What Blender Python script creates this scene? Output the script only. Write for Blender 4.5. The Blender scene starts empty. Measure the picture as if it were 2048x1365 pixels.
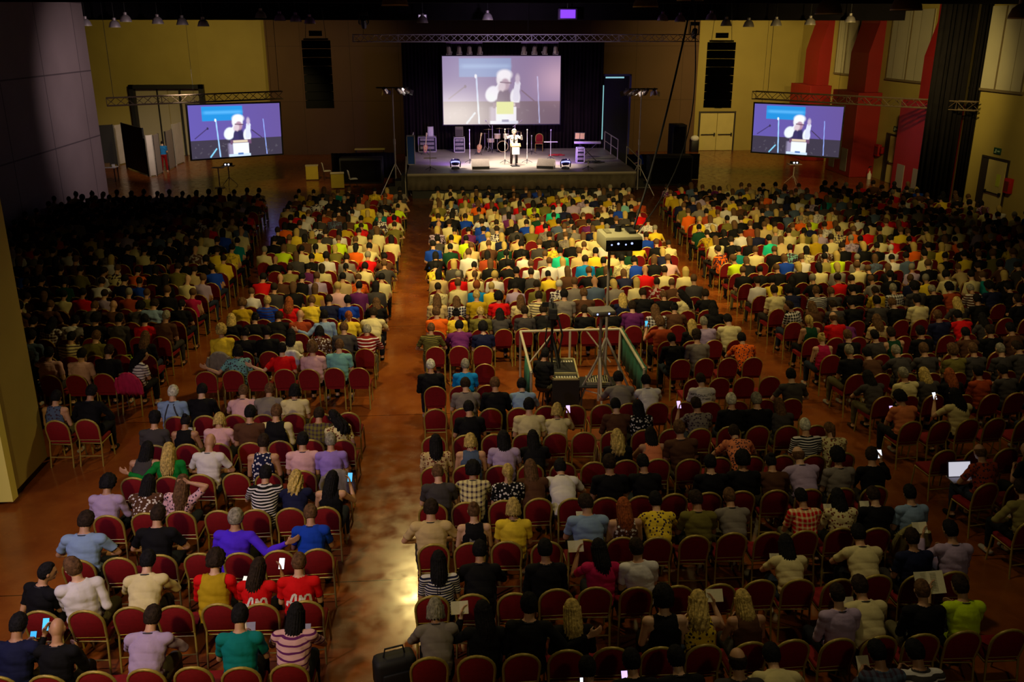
import bpy, bmesh, math, random
import numpy as np
from mathutils import Vector, Matrix, Euler
from mathutils.bvhtree import BVHTree
random.seed(7); np.random.seed(7)
S = bpy.context.scene
C = S.collection
R = math.radians
# ---------------------------------------------------------------- camera
FPX, PITCH, YAW, CAMH = 1820.0, R(18.87), R(4.2), 7.54
cd = bpy.data.cameras.new('camera'); cam = bpy.data.objects.new('camera', cd); C.objects.link(cam)
cd.sensor_width = 36; cd.lens = FPX / 2048 * 36; cd.clip_end = 300; cd.clip_start = 0.1
cam.location = (0, 0, CAMH); cam.rotation_euler = (math.pi/2 - PITCH, 0, -YAW)
S.camera = cam
_fw = Vector((math.sin(YAW)*math.cos(PITCH), math.cos(YAW)*math.cos(PITCH), -math.sin(PITCH)))
_rt = Vector((math.cos(YAW), -math.sin(YAW), 0))
_up = Vector((math.sin(YAW)*math.sin(PITCH), math.cos(YAW)*math.sin(PITCH), math.cos(PITCH)))
def ray(x, y): return _fw + _rt*((x-1024)/FPX) - _up*((y-682.5)/FPX)
def at_z(x, y, z=0.0):
    d = ray(x, y); t = (z-CAMH)/d.z; return Vector((d.x*t, d.y*t, z))
def at_y(x, y, Y):
    d = ray(x, y); t = Y/d.y; return Vector((d.x*t, Y, CAMH+d.z*t))
# ---------------------------------------------------------------- world, exposure
w = bpy.data.worlds.new('world'); S.world = w; w.use_nodes = True
bg = w.node_tree.nodes['Background']; bg.inputs[0].default_value = (0.30, 0.24, 0.42, 1); bg.inputs[1].default_value = 0.0
S.view_settings.view_transform = 'Standard'; S.view_settings.look = 'None'
S.view_settings.exposure = 0.0; S.view_settings.gamma = 1.0; S.view_settings.use_curve_mapping = False
try:
    S.cycles.max_bounces = 4; S.cycles.diffuse_bounces = 2; S.cycles.glossy_bounces = 2
    S.cycles.caustics_reflective = False; S.cycles.caustics_refractive = False
except Exception: pass
# ---------------------------------------------------------------- lights (hall lamps above the seats, stage lights, added unseen fill spots)
WARM = (1.0, 0.74, 0.25); SOFT = (1.0, 0.80, 0.42); LILAC = (0.72, 0.58, 1.0)
def spot(loc, tgt, e, col, ang=100, blend=1.0, size=0.25):
    l = bpy.data.lights.new('hall_or_fill_light', 'SPOT'); l.energy = e; l.color = col; l.spot_size = R(ang); l.spot_blend = blend
    l.shadow_soft_size = size
    o = bpy.data.objects.new('hall_or_fill_light', l); C.objects.link(o); o.location = loc
    o.rotation_euler = (Vector(tgt)-Vector(loc)).to_track_quat('-Z', 'Y').to_euler(); return o
LIGHTS = [
 # loc, target, energy, colour, angle
 ((-1.1, 22.5, 7.75), (0.3, 29.5, 0), 3300, WARM, 76), ((5.3, 22.5, 7.75), (4.8, 29.5, 0), 3400, WARM, 90), ((10.6, 22.5, 7.75), (10, 28.5, 0), 2200, WARM, 82),
 ((-1.1, 22.4, 7.72), (-1.1, 21.0, 0), 1300, WARM, 150), ((5.3, 22.4, 7.72), (5.3, 22.0, 0), 420, WARM, 130), ((9.6, 22.4, 7.72), (9.6, 22.0, 0), 420, WARM, 130),
 ((1.5, 16.0, 7.9), (1.5, 22.0, 0), 1700, SOFT, 92), ((10.0, 15.0, 7.9), (10.0, 20.5, 0), 420, SOFT, 88),
 ((-4.5, 3.0, 8.2), (-4.2, 12.0, 0), 1700, WARM, 66), ((-7.5, 6.0, 8.2), (-4.0, 12.0, 0.6), 1500, LILAC, 66),
 ((-2.5, 14.5, 8.2), (-1.5, 12.0, 0), 420, WARM, 90),
 ((3.5, 1.0, 8.2), (4.0, 10.5, 0), 190, SOFT, 70), ((3.8, 10.8, 8.2), (3.8, 11.0, 0), 330, SOFT, 95), ((7.5, 12.0, 8.2), (8.5, 21, 0), 240, WARM, 90),
 ((17.0, 29.0, 8.0), (23.0, 36.5, 3.0), 650, WARM, 80), ((-7.0, 42.5, 7.4), (-6.8, 49.0, .3), 900, WARM, 50), ((3.4, 42.4, 7.0), (3.4, 48.2, 1.2), 1500, (1, .82, .70), 84),  # added fills with no visible lamp: right wall, yellow desks, whole stage
 ((17.5, 34.0, 7.9), (22.0, 46, 3.5), 2300, WARM, 90), ((16.5, 50.0, 7.7), (19.5, 60, 3.0), 1900, WARM, 120),
 ((-13.5, 50.0, 7.7), (-15.5, 60, 4.5), 1000, WARM, 110), ((-6.0, 38.0, 7.9), (-16, 44, 4.0), 1500, (1.0, .76, .78), 62), ((-5, 52, 7.6), (-7.5, 60, 3.5), 420, WARM, 100),
 ((-12.0, 45.2, 6.0), (-15.5, 53, 1.0), 2200, (1.0, .80, .60), 50), ((3.5, 41.5, 7.9), (3.5, 46.5, 6.8), 260, (.85, .62, 1.0), 120),  # added fills with no visible lamp: white partitions, lilac tint on the truss
]
for a in LIGHTS: spot(*a)
# ---------------------------------------------------------------- helpers
def tag(o, label=None, cat=None, group=None, kind=None):
    if label: o['label'] = label
    if cat: o['category'] = cat
    if group: o['group'] = group
    if kind: o['kind'] = kind
    return o
class MB:
    """collects shapes, then links them as one mesh object"""
    def __init__(s): s.v = []; s.f = []; s.m = []; s.mi = 0
    def add(s, vs, fs):
        b = len(s.v); s.v += [tuple(p) for p in vs]; s.f += [tuple(b+i for i in f) for f in fs]; s.m += [s.mi]*len(fs); return s
    def mat(s, i): s.mi = i; return s
    def box(s, c, d, rot=None, bev=0.0):
        x, y, z = d[0]/2, d[1]/2, d[2]/2
        M = rot if rot is not None else Matrix.Identity(3)
        c = Vector(c)
        if bev <= 0:
            P = [(-x,-y,-z),(x,-y,-z),(x,y,-z),(-x,y,-z),(-x,-y,z),(x,-y,z),(x,y,z),(-x,y,z)]
            F = [(0,3,2,1),(4,5,6,7),(0,1,5,4),(1,2,6,5),(2,3,7,6),(3,0,4,7)]
        else:
            bm = bmesh.new(); bmesh.ops.create_cube(bm, size=1)
            for q in bm.verts: q.co = Vector((q.co.x*2*x, q.co.y*2*y, q.co.z*2*z))
            bmesh.ops.bevel(bm, geom=bm.edges[:], offset=min(bev, x*.9, y*.9, z*.9), segments=2, affect='EDGES', profile=.5)
            bm.verts.index_update(); P = [q.co[:] for q in bm.verts]; F = [tuple(k.index for k in f.verts) for f in bm.faces]; bm.free()
        return s.add([c + M @ Vector(p) for p in P], F)
    def b2(s, a, b, bev=0.0):
        return s.box([(a[i]+b[i])/2 for i in range(3)], [abs(b[i]-a[i]) for i in range(3)], None, bev)
    def tube(s, pts, r, n=8, closed=False, caps=True):
        pts = [Vector(p) for p in pts]; rs = r if isinstance(r, (list, tuple)) else [r]*len(pts)
        K = len(pts); rings = []
        prev = None
        for i, p in enumerate(pts):
            if closed: t = pts[(i+1) % K]-pts[i-1]
            else: t = pts[min(i+1, K-1)]-pts[max(i-1, 0)]
            t = t.normalized() if t.length > 1e-9 else Vector((0, 0, 1))
            if prev is None:
                a = t.cross(Vector((0, 0, 1)) if abs(t.z) < .9 else Vector((0, 1, 0))).normalized()
            else:
                a = (prev - t*prev.dot(t)); a = a.normalized() if a.length > 1e-6 else t.orthogonal().normalized()
            prev = a; b = t.cross(a)
            rings.append([p + (a*math.cos(2*math.pi*j/n)+b*math.sin(2*math.pi*j/n))*rs[i] for j in range(n)])
        vs = [q for g in rings for q in g]; fs = []
        for i in range(K if closed else K-1):
            for j in range(n):
                i2 = (i+1) % K
                fs.append((i*n+j, i*n+(j+1) % n, i2*n+(j+1) % n, i2*n+j))
        if caps and not closed: fs += [tuple(range(n-1, -1, -1)), tuple((K-1)*n+j for j in range(n))]
        return s.add(vs, fs)
    def cyl(s, a, b, r, n=12, r2=None): return s.tube([a, b], [r, r if r2 is None else r2], n)
    def lathe(s, prof, c=(0, 0, 0), n=20, M=None):
        vs = []; fs = []; c = Vector(c); M = M or Matrix.Identity(3)
        for (r, z) in prof:
            for j in range(n):
                t = 2*math.pi*j/n; vs.append(c + M @ Vector((r*math.cos(t), r*math.sin(t), z)))
        for i in range(len(prof)-1):
            for j in range(n): fs.append((i*n+j, i*n+(j+1) % n, (i+1)*n+(j+1) % n, (i+1)*n+j))
        if prof[0][0] > 1e-4: fs.append(tuple(range(n-1, -1, -1)))
        if prof[-1][0] > 1e-4: fs.append(tuple((len(prof)-1)*n+j for j in range(n)))
        return s.add(vs, fs)
    def ell(s, c, r, M=None, n=14, m=9):
        c = Vector(c); M = M or Matrix.Identity(3); vs = [c + M @ Vector((0, 0, -r[2]))]; fs = []
        for i in range(1, m):
            ph = -math.pi/2+math.pi*i/m
            for j in range(n):
                t = 2*math.pi*j/n
                vs.append(c + M @ Vector((r[0]*math.cos(ph)*math.cos(t), r[1]*math.cos(ph)*math.sin(t), r[2]*math.sin(ph))))
        vs.append(c + M @ Vector((0, 0, r[2])))
        for j in range(n): fs.append((0, 1+(j+1) % n, 1+j))
        for i in range(m-2):
            for j in range(n): a = 1+i*n; fs.append((a+j, a+(j+1) % n, a+n+(j+1) % n, a+n+j))
        a = 1+(m-2)*n
        for j in range(n): fs.append((a+j, a+(j+1) % n, len(vs)-1))
        return s.add(vs, fs)
    def cap(s, p0, r0, p1, r1, n=12):
        p0, p1 = Vector(p0), Vector(p1); d = (p1-p0); L = d.length; t = d/L if L > 1e-6 else Vector((0, 0, 1))
        pts = []; rs = []
        for k in range(5):
            a = math.pi/2*(1-k/4)*.98; pts.append(p0 - t*r0*math.sin(a)); rs.append(max(r0*math.cos(a), .0005))
        for k in range(5):
            a = math.pi/2*k/4*.98; pts.append(p1 + t*r1*math.sin(a)); rs.append(max(r1*math.cos(a), .0005))
        return s.tube(pts, rs, n)
    def prism(s, poly, z0, z1, ax='z'):
        """polygon of 2-d points extruded; ax names the extrusion axis"""
        def P(u, v, h): return {'z': (u, v, h), 'y': (u, h, v), 'x': (h, u, v)}[ax]
        n = len(poly); vs = [P(u, v, z0) for u, v in poly]+[P(u, v, z1) for u, v in poly]
        fs = [tuple(range(n-1, -1, -1)), tuple(range(n, 2*n))]+[(i, (i+1) % n, n+(i+1) % n, n+i) for i in range(n)]
        return s.add(vs, fs)
    def mesh(s, name, mats, smooth=None):
        me = bpy.data.meshes.new(name); me.from_pydata(s.v, [], s.f)
        for m in (mats if isinstance(mats, (list, tuple)) else [mats]): me.materials.append(m)
        me.polygons.foreach_set('material_index', s.m)
        bm = bmesh.new(); bm.from_mesh(me); bmesh.ops.recalc_face_normals(bm, faces=bm.faces[:]); bm.to_mesh(me); bm.free()
        if smooth:
            me.polygons.foreach_set('use_smooth', [True]*len(me.polygons))
            if smooth != 'full': me.set_sharp_from_angle(angle=R(smooth))
        me.update(); return me
    def build(s, name, mats, parent=None, smooth=35, loc=None):
        return link(name, s.mesh(name, mats, smooth), parent, loc)
def link(name, me, parent=None, loc=None):
    o = bpy.data.objects.new(name, me); C.objects.link(o)
    if parent is not None: o.parent = parent
    if loc is not None: o.location = loc
    return o
def empty(name, loc=(0, 0, 0), rz=0, label=None, cat=None, group=None):
    o = bpy.data.objects.new(name, None); C.objects.link(o); o.location = loc; o.rotation_euler = (0, 0, rz)
    o.empty_display_size = .1
    return tag(o, label, cat, group)
def kids(o): return [c for c in o.children]
def copy_tree(o, parent=None):
    c = o.copy(); C.objects.link(c); c.parent = parent
    for ch in kids(o): copy_tree(ch, c)
    return c
# ---------------------------------------------------------------- materials
MATS = {}
def mat(name, col, rough=.6, metal=0.0, noise=0.0, nscale=8.0, bump=0.0, emit=None, estr=0.0, spec=.5, objcol=False, detail=4, col2=None):
    if name in MATS: return MATS[name]
    m = bpy.data.materials.new(name); m.use_nodes = True; nt = m.node_tree; b = nt.nodes['Principled BSDF']
    b.inputs['Roughness'].default_value = rough; b.inputs['Metallic'].default_value = metal
    b.inputs['Specular IOR Level'].default_value = spec
    src = None
    if objcol:
        oi = nt.nodes.new('ShaderNodeObjectInfo'); src = oi.outputs['Color']
    if noise > 0 or bump > 0 or col2:
        tc = nt.nodes.new('ShaderNodeTexCoord'); nz = nt.nodes.new('ShaderNodeTexNoise')
        nz.inputs['Scale'].default_value = nscale; nz.inputs['Detail'].default_value = detail
        nt.links.new(tc.outputs['Object'], nz.inputs['Vector'])
        if noise > 0 or col2:
            mr = nt.nodes.new('ShaderNodeMapRange'); mr.inputs[1].default_value = .3; mr.inputs[2].default_value = .7
            mr.inputs[3].default_value = 0 if col2 else 1-noise; mr.inputs[4].default_value = 1 if col2 else 1+noise
            nt.links.new(nz.outputs['Fac'], mr.inputs[0])
            if col2:
                mx = nt.nodes.new('ShaderNodeMix'); mx.data_type = 'RGBA'
                mx.inputs[6].default_value = (*col, 1); mx.inputs[7].default_value = (*col2, 1)
                nt.links.new(mr.outputs[0], mx.inputs[0]); nt.links.new(mx.outputs[2], b.inputs['Base Color']); src = False
            else:
                vm = nt.nodes.new('ShaderNodeVectorMath'); vm.operation = 'SCALE'
                if src is not None: nt.links.new(src, vm.inputs[0])
                else: vm.inputs[0].default_value = col
                nt.links.new(mr.outputs[0], vm.inputs['Scale']); nt.links.new(vm.outputs[0], b.inputs['Base Color']); src = False
        if bump > 0:
            bp = nt.nodes.new('ShaderNodeBump'); bp.inputs['Strength'].default_value = bump; bp.inputs['Distance'].default_value = .02
            nt.links.new(nz.outputs['Fac'], bp.inputs['Height']); nt.links.new(bp.outputs[0], b.inputs['Normal'])
    if src is None: b.inputs['Base Color'].default_value = (*col, 1)
    elif src is not False: nt.links.new(src, b.inputs['Base Color'])
    if emit: b.inputs['Emission Color'].default_value = (*emit, 1); b.inputs['Emission Strength'].default_value = estr
    MATS[name] = m; return m
def panel_mat(name, col, line, bw, bh, rough=.7, mortar=.012, spec=.3):
    """painted panels with thin joints, in world metres"""
    m = bpy.data.materials.new(name); m.use_nodes = True; nt = m.node_tree; b = nt.nodes['Principled BSDF']
    b.inputs['Roughness'].default_value = rough; b.inputs['Specular IOR Level'].default_value = spec
    ge = nt.nodes.new('ShaderNodeNewGeometry'); sp = nt.nodes.new('ShaderNodeSeparateXYZ'); nt.links.new(ge.outputs['Position'], sp.inputs[0])
    ad = nt.nodes.new('ShaderNodeMath'); ad.operation = 'ADD'; nt.links.new(sp.outputs['X'], ad.inputs[0]); nt.links.new(sp.outputs['Y'], ad.inputs[1])
    cb = nt.nodes.new('ShaderNodeCombineXYZ'); nt.links.new(ad.outputs[0], cb.inputs[0]); nt.links.new(sp.outputs['Z'], cb.inputs[1])
    br = nt.nodes.new('ShaderNodeTexBrick'); br.offset = 0; br.inputs['Scale'].default_value = 1
    br.inputs['Brick Width'].default_value = bw; br.inputs['Row Height'].default_value = bh; br.inputs['Mortar Size'].default_value = mortar
    br.inputs['Color1'].default_value = (*col, 1); br.inputs['Color2'].default_value = (*[c*.93 for c in col], 1); br.inputs['Mortar'].default_value = (*line, 1)
    nt.links.new(cb.outputs[0], br.inputs['Vector'])
    nz = nt.nodes.new('ShaderNodeTexNoise'); nz.inputs['Scale'].default_value = .7; nt.links.new(ge.outputs['Position'], nz.inputs['Vector'])
    mr = nt.nodes.new('ShaderNodeMapRange'); mr.inputs[3].default_value = .85; mr.inputs[4].default_value = 1.12; nt.links.new(nz.outputs['Fac'], mr.inputs[0])
    vm = nt.nodes.new('ShaderNodeVectorMath'); vm.operation = 'SCALE'; nt.links.new(br.outputs['Color'], vm.inputs[0]); nt.links.new(mr.outputs[0], vm.inputs['Scale'])
    nt.links.new(vm.outputs[0], b.inputs['Base Color']); MATS[name] = m; return m
def attr_emission(name, strength=1.0):
    m = bpy.data.materials.new(name); m.use_nodes = True; nt = m.node_tree
    for n in list(nt.nodes):
        if n.type != 'OUTPUT_MATERIAL': nt.nodes.remove(n)
    at = nt.nodes.new('ShaderNodeAttribute'); at.attribute_name = 'picture'
    em = nt.nodes.new('ShaderNodeEmission'); em.inputs[1].default_value = strength
    nt.links.new(at.outputs['Color'], em.inputs[0]); nt.links.new(em.outputs[0], nt.nodes['Material Output'].inputs[0]); return m
def cloth(name, pattern):
    """clothing: own colour from the object, second colour from the object's c2"""
    m = bpy.data.materials.new(name); m.use_nodes = True; nt = m.node_tree; b = nt.nodes['Principled BSDF']
    b.inputs['Roughness'].default_value = .85; b.inputs['Specular IOR Level'].default_value = .2
    N = nt.nodes.new; Lk = nt.links.new
    oi = N('ShaderNodeObjectInfo'); tc = N('ShaderNodeTexCoord')
    a2 = N('ShaderNodeAttribute'); a2.attribute_type = 'OBJECT'; a2.attribute_name = 'c2'
    nz = N('ShaderNodeTexNoise'); nz.inputs['Scale'].default_value = 9; nz.inputs['Detail'].default_value = 3; Lk(tc.outputs['Object'], nz.inputs['Vector'])
    col = oi.outputs['Color']
    def wave(axis, k, th):
        sp = N('ShaderNodeSeparateXYZ'); Lk(tc.outputs['Object'], sp.inputs[0])
        mu = N('ShaderNodeMath'); mu.operation = 'MULTIPLY'; mu.inputs[1].default_value = k; Lk(sp.outputs[axis], mu.inputs[0])
        fr = N('ShaderNodeMath'); fr.operation = 'FRACT'; Lk(mu.outputs[0], fr.inputs[0])
        gt = N('ShaderNodeMath'); gt.operation = 'GREATER_THAN'; gt.inputs[1].default_value = th; Lk(fr.outputs[0], gt.inputs[0]); return gt.outputs[0]
    def mixc(f, c1, c2):
        mx = N('ShaderNodeMix'); mx.data_type = 'RGBA'; Lk(f, mx.inputs[0]); Lk(c1, mx.inputs[6]); Lk(c2, mx.inputs[7]); return mx.outputs[2]
    if pattern == 's': col = mixc(wave('Z', 17, .70), col, a2.outputs['Color'])
    if pattern == 't': col = mixc(wave('Z', 30, .55), col, a2.outputs['Color'])
    if pattern == 'p':
        h = N('ShaderNodeMath'); h.operation = 'ADD'; Lk(wave('Z', 16, .6), h.inputs[0]); Lk(wave('X', 16, .6), h.inputs[1])
        hh = N('ShaderNodeMath'); hh.operation = 'MULTIPLY'; hh.inputs[1].default_value = .5; Lk(h.outputs[0], hh.inputs[0])
        col = mixc(hh.outputs[0], col, a2.outputs['Color'])
    if pattern == 'f':
        vo = N('ShaderNodeTexVoronoi'); vo.inputs['Scale'].default_value = 24; Lk(tc.outputs['Object'], vo.inputs['Vector'])
        lt = N('ShaderNodeMath'); lt.operation = 'LESS_THAN'; lt.inputs[1].default_value = .38; Lk(vo.outputs['Distance'], lt.inputs[0]); col = mixc(lt.outputs[0], col, a2.outputs['Color'])
    mr = N('ShaderNodeMapRange'); mr.inputs[3].default_value = .85; mr.inputs[4].default_value = 1.12; Lk(nz.outputs['Fac'], mr.inputs[0])
    vm = N('ShaderNodeVectorMath'); vm.operation = 'SCALE'; Lk(col, vm.inputs[0]); Lk(mr.outputs[0], vm.inputs['Scale']); Lk(vm.outputs[0], b.inputs['Base Color'])
    bp = N('ShaderNodeBump'); bp.inputs['Strength'].default_value = .35; bp.inputs['Distance'].default_value = .03; Lk(nz.outputs['Fac'], bp.inputs['Height']); Lk(bp.outputs[0], b.inputs['Normal'])
    MATS[name] = m; return m
CLOTH = {k: cloth(n, k) for k, n in (('-', 'plain_cloth'), ('s', 'striped_cloth'), ('t', 'fine_striped_cloth'), ('p', 'plaid_cloth'), ('f', 'flowered_cloth'))}
SKIN = mat('skin', (.5, .3, .2), .55, noise=.06, nscale=14, objcol=True)
EYE = mat('eye', (.02, .02, .02), .3)
HAIR = mat('hair', (.1, .1, .1), .8, noise=.55, nscale=28, bump=.9, objcol=True, spec=.12, detail=6)
BLACK = mat('black_paint', (.008, .008, .009), .5)
MATTE = mat('black_drape', (.006, .005, .006), .95, noise=.2, nscale=3, spec=.1)
GOLD = mat('gold_tube', (.36, .27, .05), .42, metal=.25, noise=.08, nscale=20)
REDF = mat('red_fabric', (.19, .004, .007), .8, noise=.12, nscale=30, bump=.1, spec=.25)
STEEL = mat('steel', (.55, .53, .5), .32, metal=.9)
DARKM = mat('dark_metal', (.05, .05, .055), .4, metal=.6)
ALU = mat('aluminium', (.62, .60, .62), .4, metal=.6)
WHITEP = mat('white_paint', (.75, .73, .68), .6, noise=.05, nscale=6)
PAPER = mat('paper', (.72, .68, .48), .9, noise=.05, nscale=60)
YELLOWP = mat('cream_paint', (.52, .45, .22), .7, noise=.07, nscale=2)
# ---------------------------------------------------------------- the hall
def structure(name, mb, m, smooth=None, parent=None, label=None):
    o = mb.build(name, m, parent, smooth)
    if parent is None: o['kind'] = 'structure'
    if label: o['label'] = label
    return o
# floor: worn glossy red-brown concrete with joints
fm = bpy.data.materials.new('polished_red_floor'); fm.use_nodes = True; nt = fm.node_tree; b = nt.nodes['Principled BSDF']
tc = nt.nodes.new('ShaderNodeTexCoord'); n1 = nt.nodes.new('ShaderNodeTexNoise'); n1.inputs['Scale'].default_value = .9; n1.inputs['Detail'].default_value = 8; n1.inputs['Roughness'].default_value = .65
n2 = nt.nodes.new('ShaderNodeTexNoise'); n2.inputs['Scale'].default_value = 3.5; n2.inputs['Detail'].default_value = 6
for n in (n1, n2): nt.links.new(tc.outputs['Object'], n.inputs['Vector'])
cr = nt.nodes.new('ShaderNodeValToRGB'); e = cr.color_ramp.elements; e[0].position = .3; e[0].color = (.13, .026, .005, 1); e[1].position = .72; e[1].color = (.27, .080, .013, 1)
nt.links.new(n1.outputs['Fac'], cr.inputs[0])
br = nt.nodes.new('ShaderNodeTexBrick'); br.offset = 0; br.inputs['Scale'].default_value = 1; br.inputs['Brick Width'].default_value = 6.2; br.inputs['Row Height'].default_value = 6.0; br.inputs['Mortar Size'].default_value = .012
br.inputs['Color1'].default_value = br.inputs['Color2'].default_value = (1, 1, 1, 1); br.inputs['Mortar'].default_value = (.25, .2, .2, 1)
mp = nt.nodes.new('ShaderNodeMapping'); mp.inputs['Location'].default_value = (2.1, .55, 0); nt.links.new(tc.outputs['Object'], mp.inputs[0]); nt.links.new(mp.outputs[0], br.inputs['Vector'])
mx = nt.nodes.new('ShaderNodeMix'); mx.data_type = 'RGBA'; mx.blend_type = 'MULTIPLY'; mx.inputs[0].default_value = 1
nt.links.new(cr.outputs[0], mx.inputs[6]); nt.links.new(br.outputs[0], mx.inputs[7]); nt.links.new(mx.outputs[2], b.inputs['Base Color'])
mr = nt.nodes.new('ShaderNodeMapRange'); mr.inputs[1].default_value = .3; mr.inputs[2].default_value = .7; mr.inputs[3].default_value = .13; mr.inputs[4].default_value = .30; nt.links.new(n2.outputs['Fac'], mr.inputs[0]); nt.links.new(mr.outputs[0], b.inputs['Roughness'])
b.inputs['Specular IOR Level'].default_value = .42
structure('floor', MB().b2((-28, -6, -.3), (24.5, 61.5, 0)), fm)
CEIL = mat('black_ceiling', (.012, .010, .012), .9, noise=.2, nscale=1, spec=.1)
WL = panel_mat('lilac_grey_panels', (.34, .27, .27), (.13, .10, .11), 3.9, 2.9, .75, .03)
WB = panel_mat('yellow_plaster', (.42, .33, .085), (.36, .28, .07), 9, 30, .8, .008)
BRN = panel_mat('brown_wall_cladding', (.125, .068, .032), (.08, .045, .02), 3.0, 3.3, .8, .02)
RED = mat('red_pillar_paint', (.27, .005, .004), .6, noise=.06, nscale=1.5)
PANE = panel_mat('pale_wall_sheets', (.50, .46, .33), (.20, .17, .10), 1.15, 40, .7, .02)
structure('ceiling', MB().b2((-28, -6, 9.0), (24.5, 61.5, 9.3)), CEIL)
for Y, z in ((46.5, 8.0), (34, 8.45), (19.5, 8.55)):
    structure('ceiling_beam', MB().b2((-28, Y, z), (24.5, Y+.35, 9.0)), CEIL)
structure('wall_left', MB().b2((-16.3, -6, 0), (-16, 44.6, 9)).b2((-28, 44.3, 0), (-16.3, 44.6, 9)), WL)
structure('wall_recess', MB().b2((-28, 44.6, 0), (-27.7, 61, 9)), WB)
structure('wall_back', MB().b2((-28, 60, 0), (24, 60.3, 9)), WB)
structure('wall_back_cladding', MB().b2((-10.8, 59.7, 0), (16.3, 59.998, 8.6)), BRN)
structure('wall_right', MB().b2((23.1, -6, 0), (23.5, 60.2, 9)), WB)
structure('wall_rear', MB().b2((-16.3, -6.3, 0), (23.5, -6, 9)), mat('dark_plaster', (.08, .07, .07), .9))
# projecting wall pier beside the camera and its bright edge strip
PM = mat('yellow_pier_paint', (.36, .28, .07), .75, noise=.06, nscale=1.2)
structure('wall_pier', MB().b2((-9.4, 14.25, .16), (-7.36, 15.62, 9)), PM)
structure('baseboard_pier', MB().b2((-9.4, 14.3, 0), (-7.42, 15.55, .16)), BLACK)
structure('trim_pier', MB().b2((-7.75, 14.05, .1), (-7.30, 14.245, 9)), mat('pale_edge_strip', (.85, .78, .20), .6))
structure('wall_pier_panel', MB().b2((-9.4, 10.8, 0), (-7.62, 13.55, 9)), PM)
# red buttress pillars on the right wall
def pillar(y0, y1, mx=21.8, top=4.42):
    m = MB().b2((mx, y0, 0), (23.1, y1, top), .03)
    ym, d = (y0+y1)/2, (y1-y0)/2-.55
    m.prism([(22.35, top), (22.35, 6.4), (22.75, 7.9), (22.75, 9), (23.1, 9), (23.1, top)], ym-d, ym+d, 'y')
    o = structure('wall_pillar', m, RED); o['label'] = 'red buttress pillar'
    v = MB().b2((mx-.03, y0+.5, .25), (mx, y0+1.25, 1.45)); structure('trim_vent', v, mat('grey_vent', (.22, .19, .17), .6))
    v = MB().b2((mx-.03, y1-1.2, .25), (mx, y1-.5, 1.45)); structure('trim_vent', v, MATS['grey_vent'])
pillar(40.0, 43.3); pillar(48.0, 51.3); pillar(54.6, 57.8)
i = 0
for y0, y1 in ((43.6, 47.7), (51.7, 54.3), (36.0, 39.7), (28, 32)):
    i += 1
    structure('window_%d' % i, MB().b2((23.03, y0, 5.2), (23.098, y1, 8.5)), PANE)
    m = MB(); m.b2((22.98, y0-.08, 5.1), (23.097, y1+.08, 5.2))
    for q in (y0, (y0+y1)/2, y1): m.b2((23.0, q-.04, 5.2), (23.03, q+.04, 8.5))
    structure('trim_window', m, mat('window_bar', (.16, .12, .06), .6))
# doors
DL = mat('cream_door', (.62, .52, .18), .5, noise=.04, nscale=2); DF = mat('dark_door_frame', (.03, .022, .015), .6)
def door_x(n, y0, y1, h, ajar=.35):
    """door in the right wall (faces -x)"""
    X = 23.095
    f = MB().b2((X-.06, y0-.08, 0), (X, y0, h+.08)).b2((X-.06, y1, 0), (X, y1+.08, h+.08)).b2((X-.06, y0, h), (X, y1, h+.08)).b2((X-.03, y0, 0.0), (X, y1, h))
    d = structure('door_%d' % n, f, DF)
    lf = MB().b2((X-.08, y0+.03, .02), (X-.035, y1-ajar, h-.03)); structure('door_leaf', lf, DL, parent=d)
    structure('push_bar', MB().cyl((X-.15, y0+.1, 1.05), (X-.15, y1-ajar-.1, 1.05), .025).b2((X-.16, y0+.08, .98), (X-.08, y0+.16, 1.12)).b2((X-.16, y1-ajar-.16, .98), (X-.08, y1-ajar-.08, 1.12)), BLACK, parent=d)
    structure('notice', MB().b2((X-.09, y0+.28, 1.35), (X-.081, y0+.55, 1.85)), mat('yellow_green_notice', (.60, .70, .05), .5), parent=d)
door_x(1, 45.05, 46.8, 2.4, .45); door_x(2, 36.1, 37.9, 2.4, .5)
def door_y(n, x0, x1, h, Y, bars=True):
    f = MB().b2((x0-.1, Y-.08, 0), (x0, Y, h+.1)).b2((x1, Y-.08, 0), (x1+.1, Y, h+.1)).b2((x0, Y-.08, h), (x1, Y, h+.1))
    d = structure('door_%d' % n, f, DF)
    xm = (x0+x1)/2
    for a, b2 in ((x0+.01, xm-.02), (xm+.02, x1-.01)):
        structure('door_leaf', MB().b2((a, Y-.06, .02), (b2, Y-.01, h-.02)), DL if bars else mat('grey_door', (.38, .33, .22), .6), parent=d)
        if bars: structure('push_bar', MB().cyl((a+.08, Y-.14, 1.05), (b2-.08, Y-.14, 1.05), .03).b2((b2-.16, Y-.15, .95), (b2-.08, Y-.06, 1.15)), BLACK, parent=d)
    return d
door_y(3, 16.75, 19.0, 2.42, 59.99)
d4 = door_y(4, -19.0, -15.15, 4.1, 59.99, False)
structure('portal_frame', MB().b2((-19.3, 59.6, 0), (-19.05, 59.9, 4.35)).b2((-15.1, 59.6, 0), (-14.8, 59.9, 4.35)).b2((-19.3, 59.6, 4.1), (-14.8, 59.9, 4.35)).b2((-16.35, 59.7, 0), (-16.25, 59.9, 4.1)).b2((-17.7, 59.8, 0), (-17.64, 59.9, 4.1)), BLACK, parent=d4)
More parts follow.
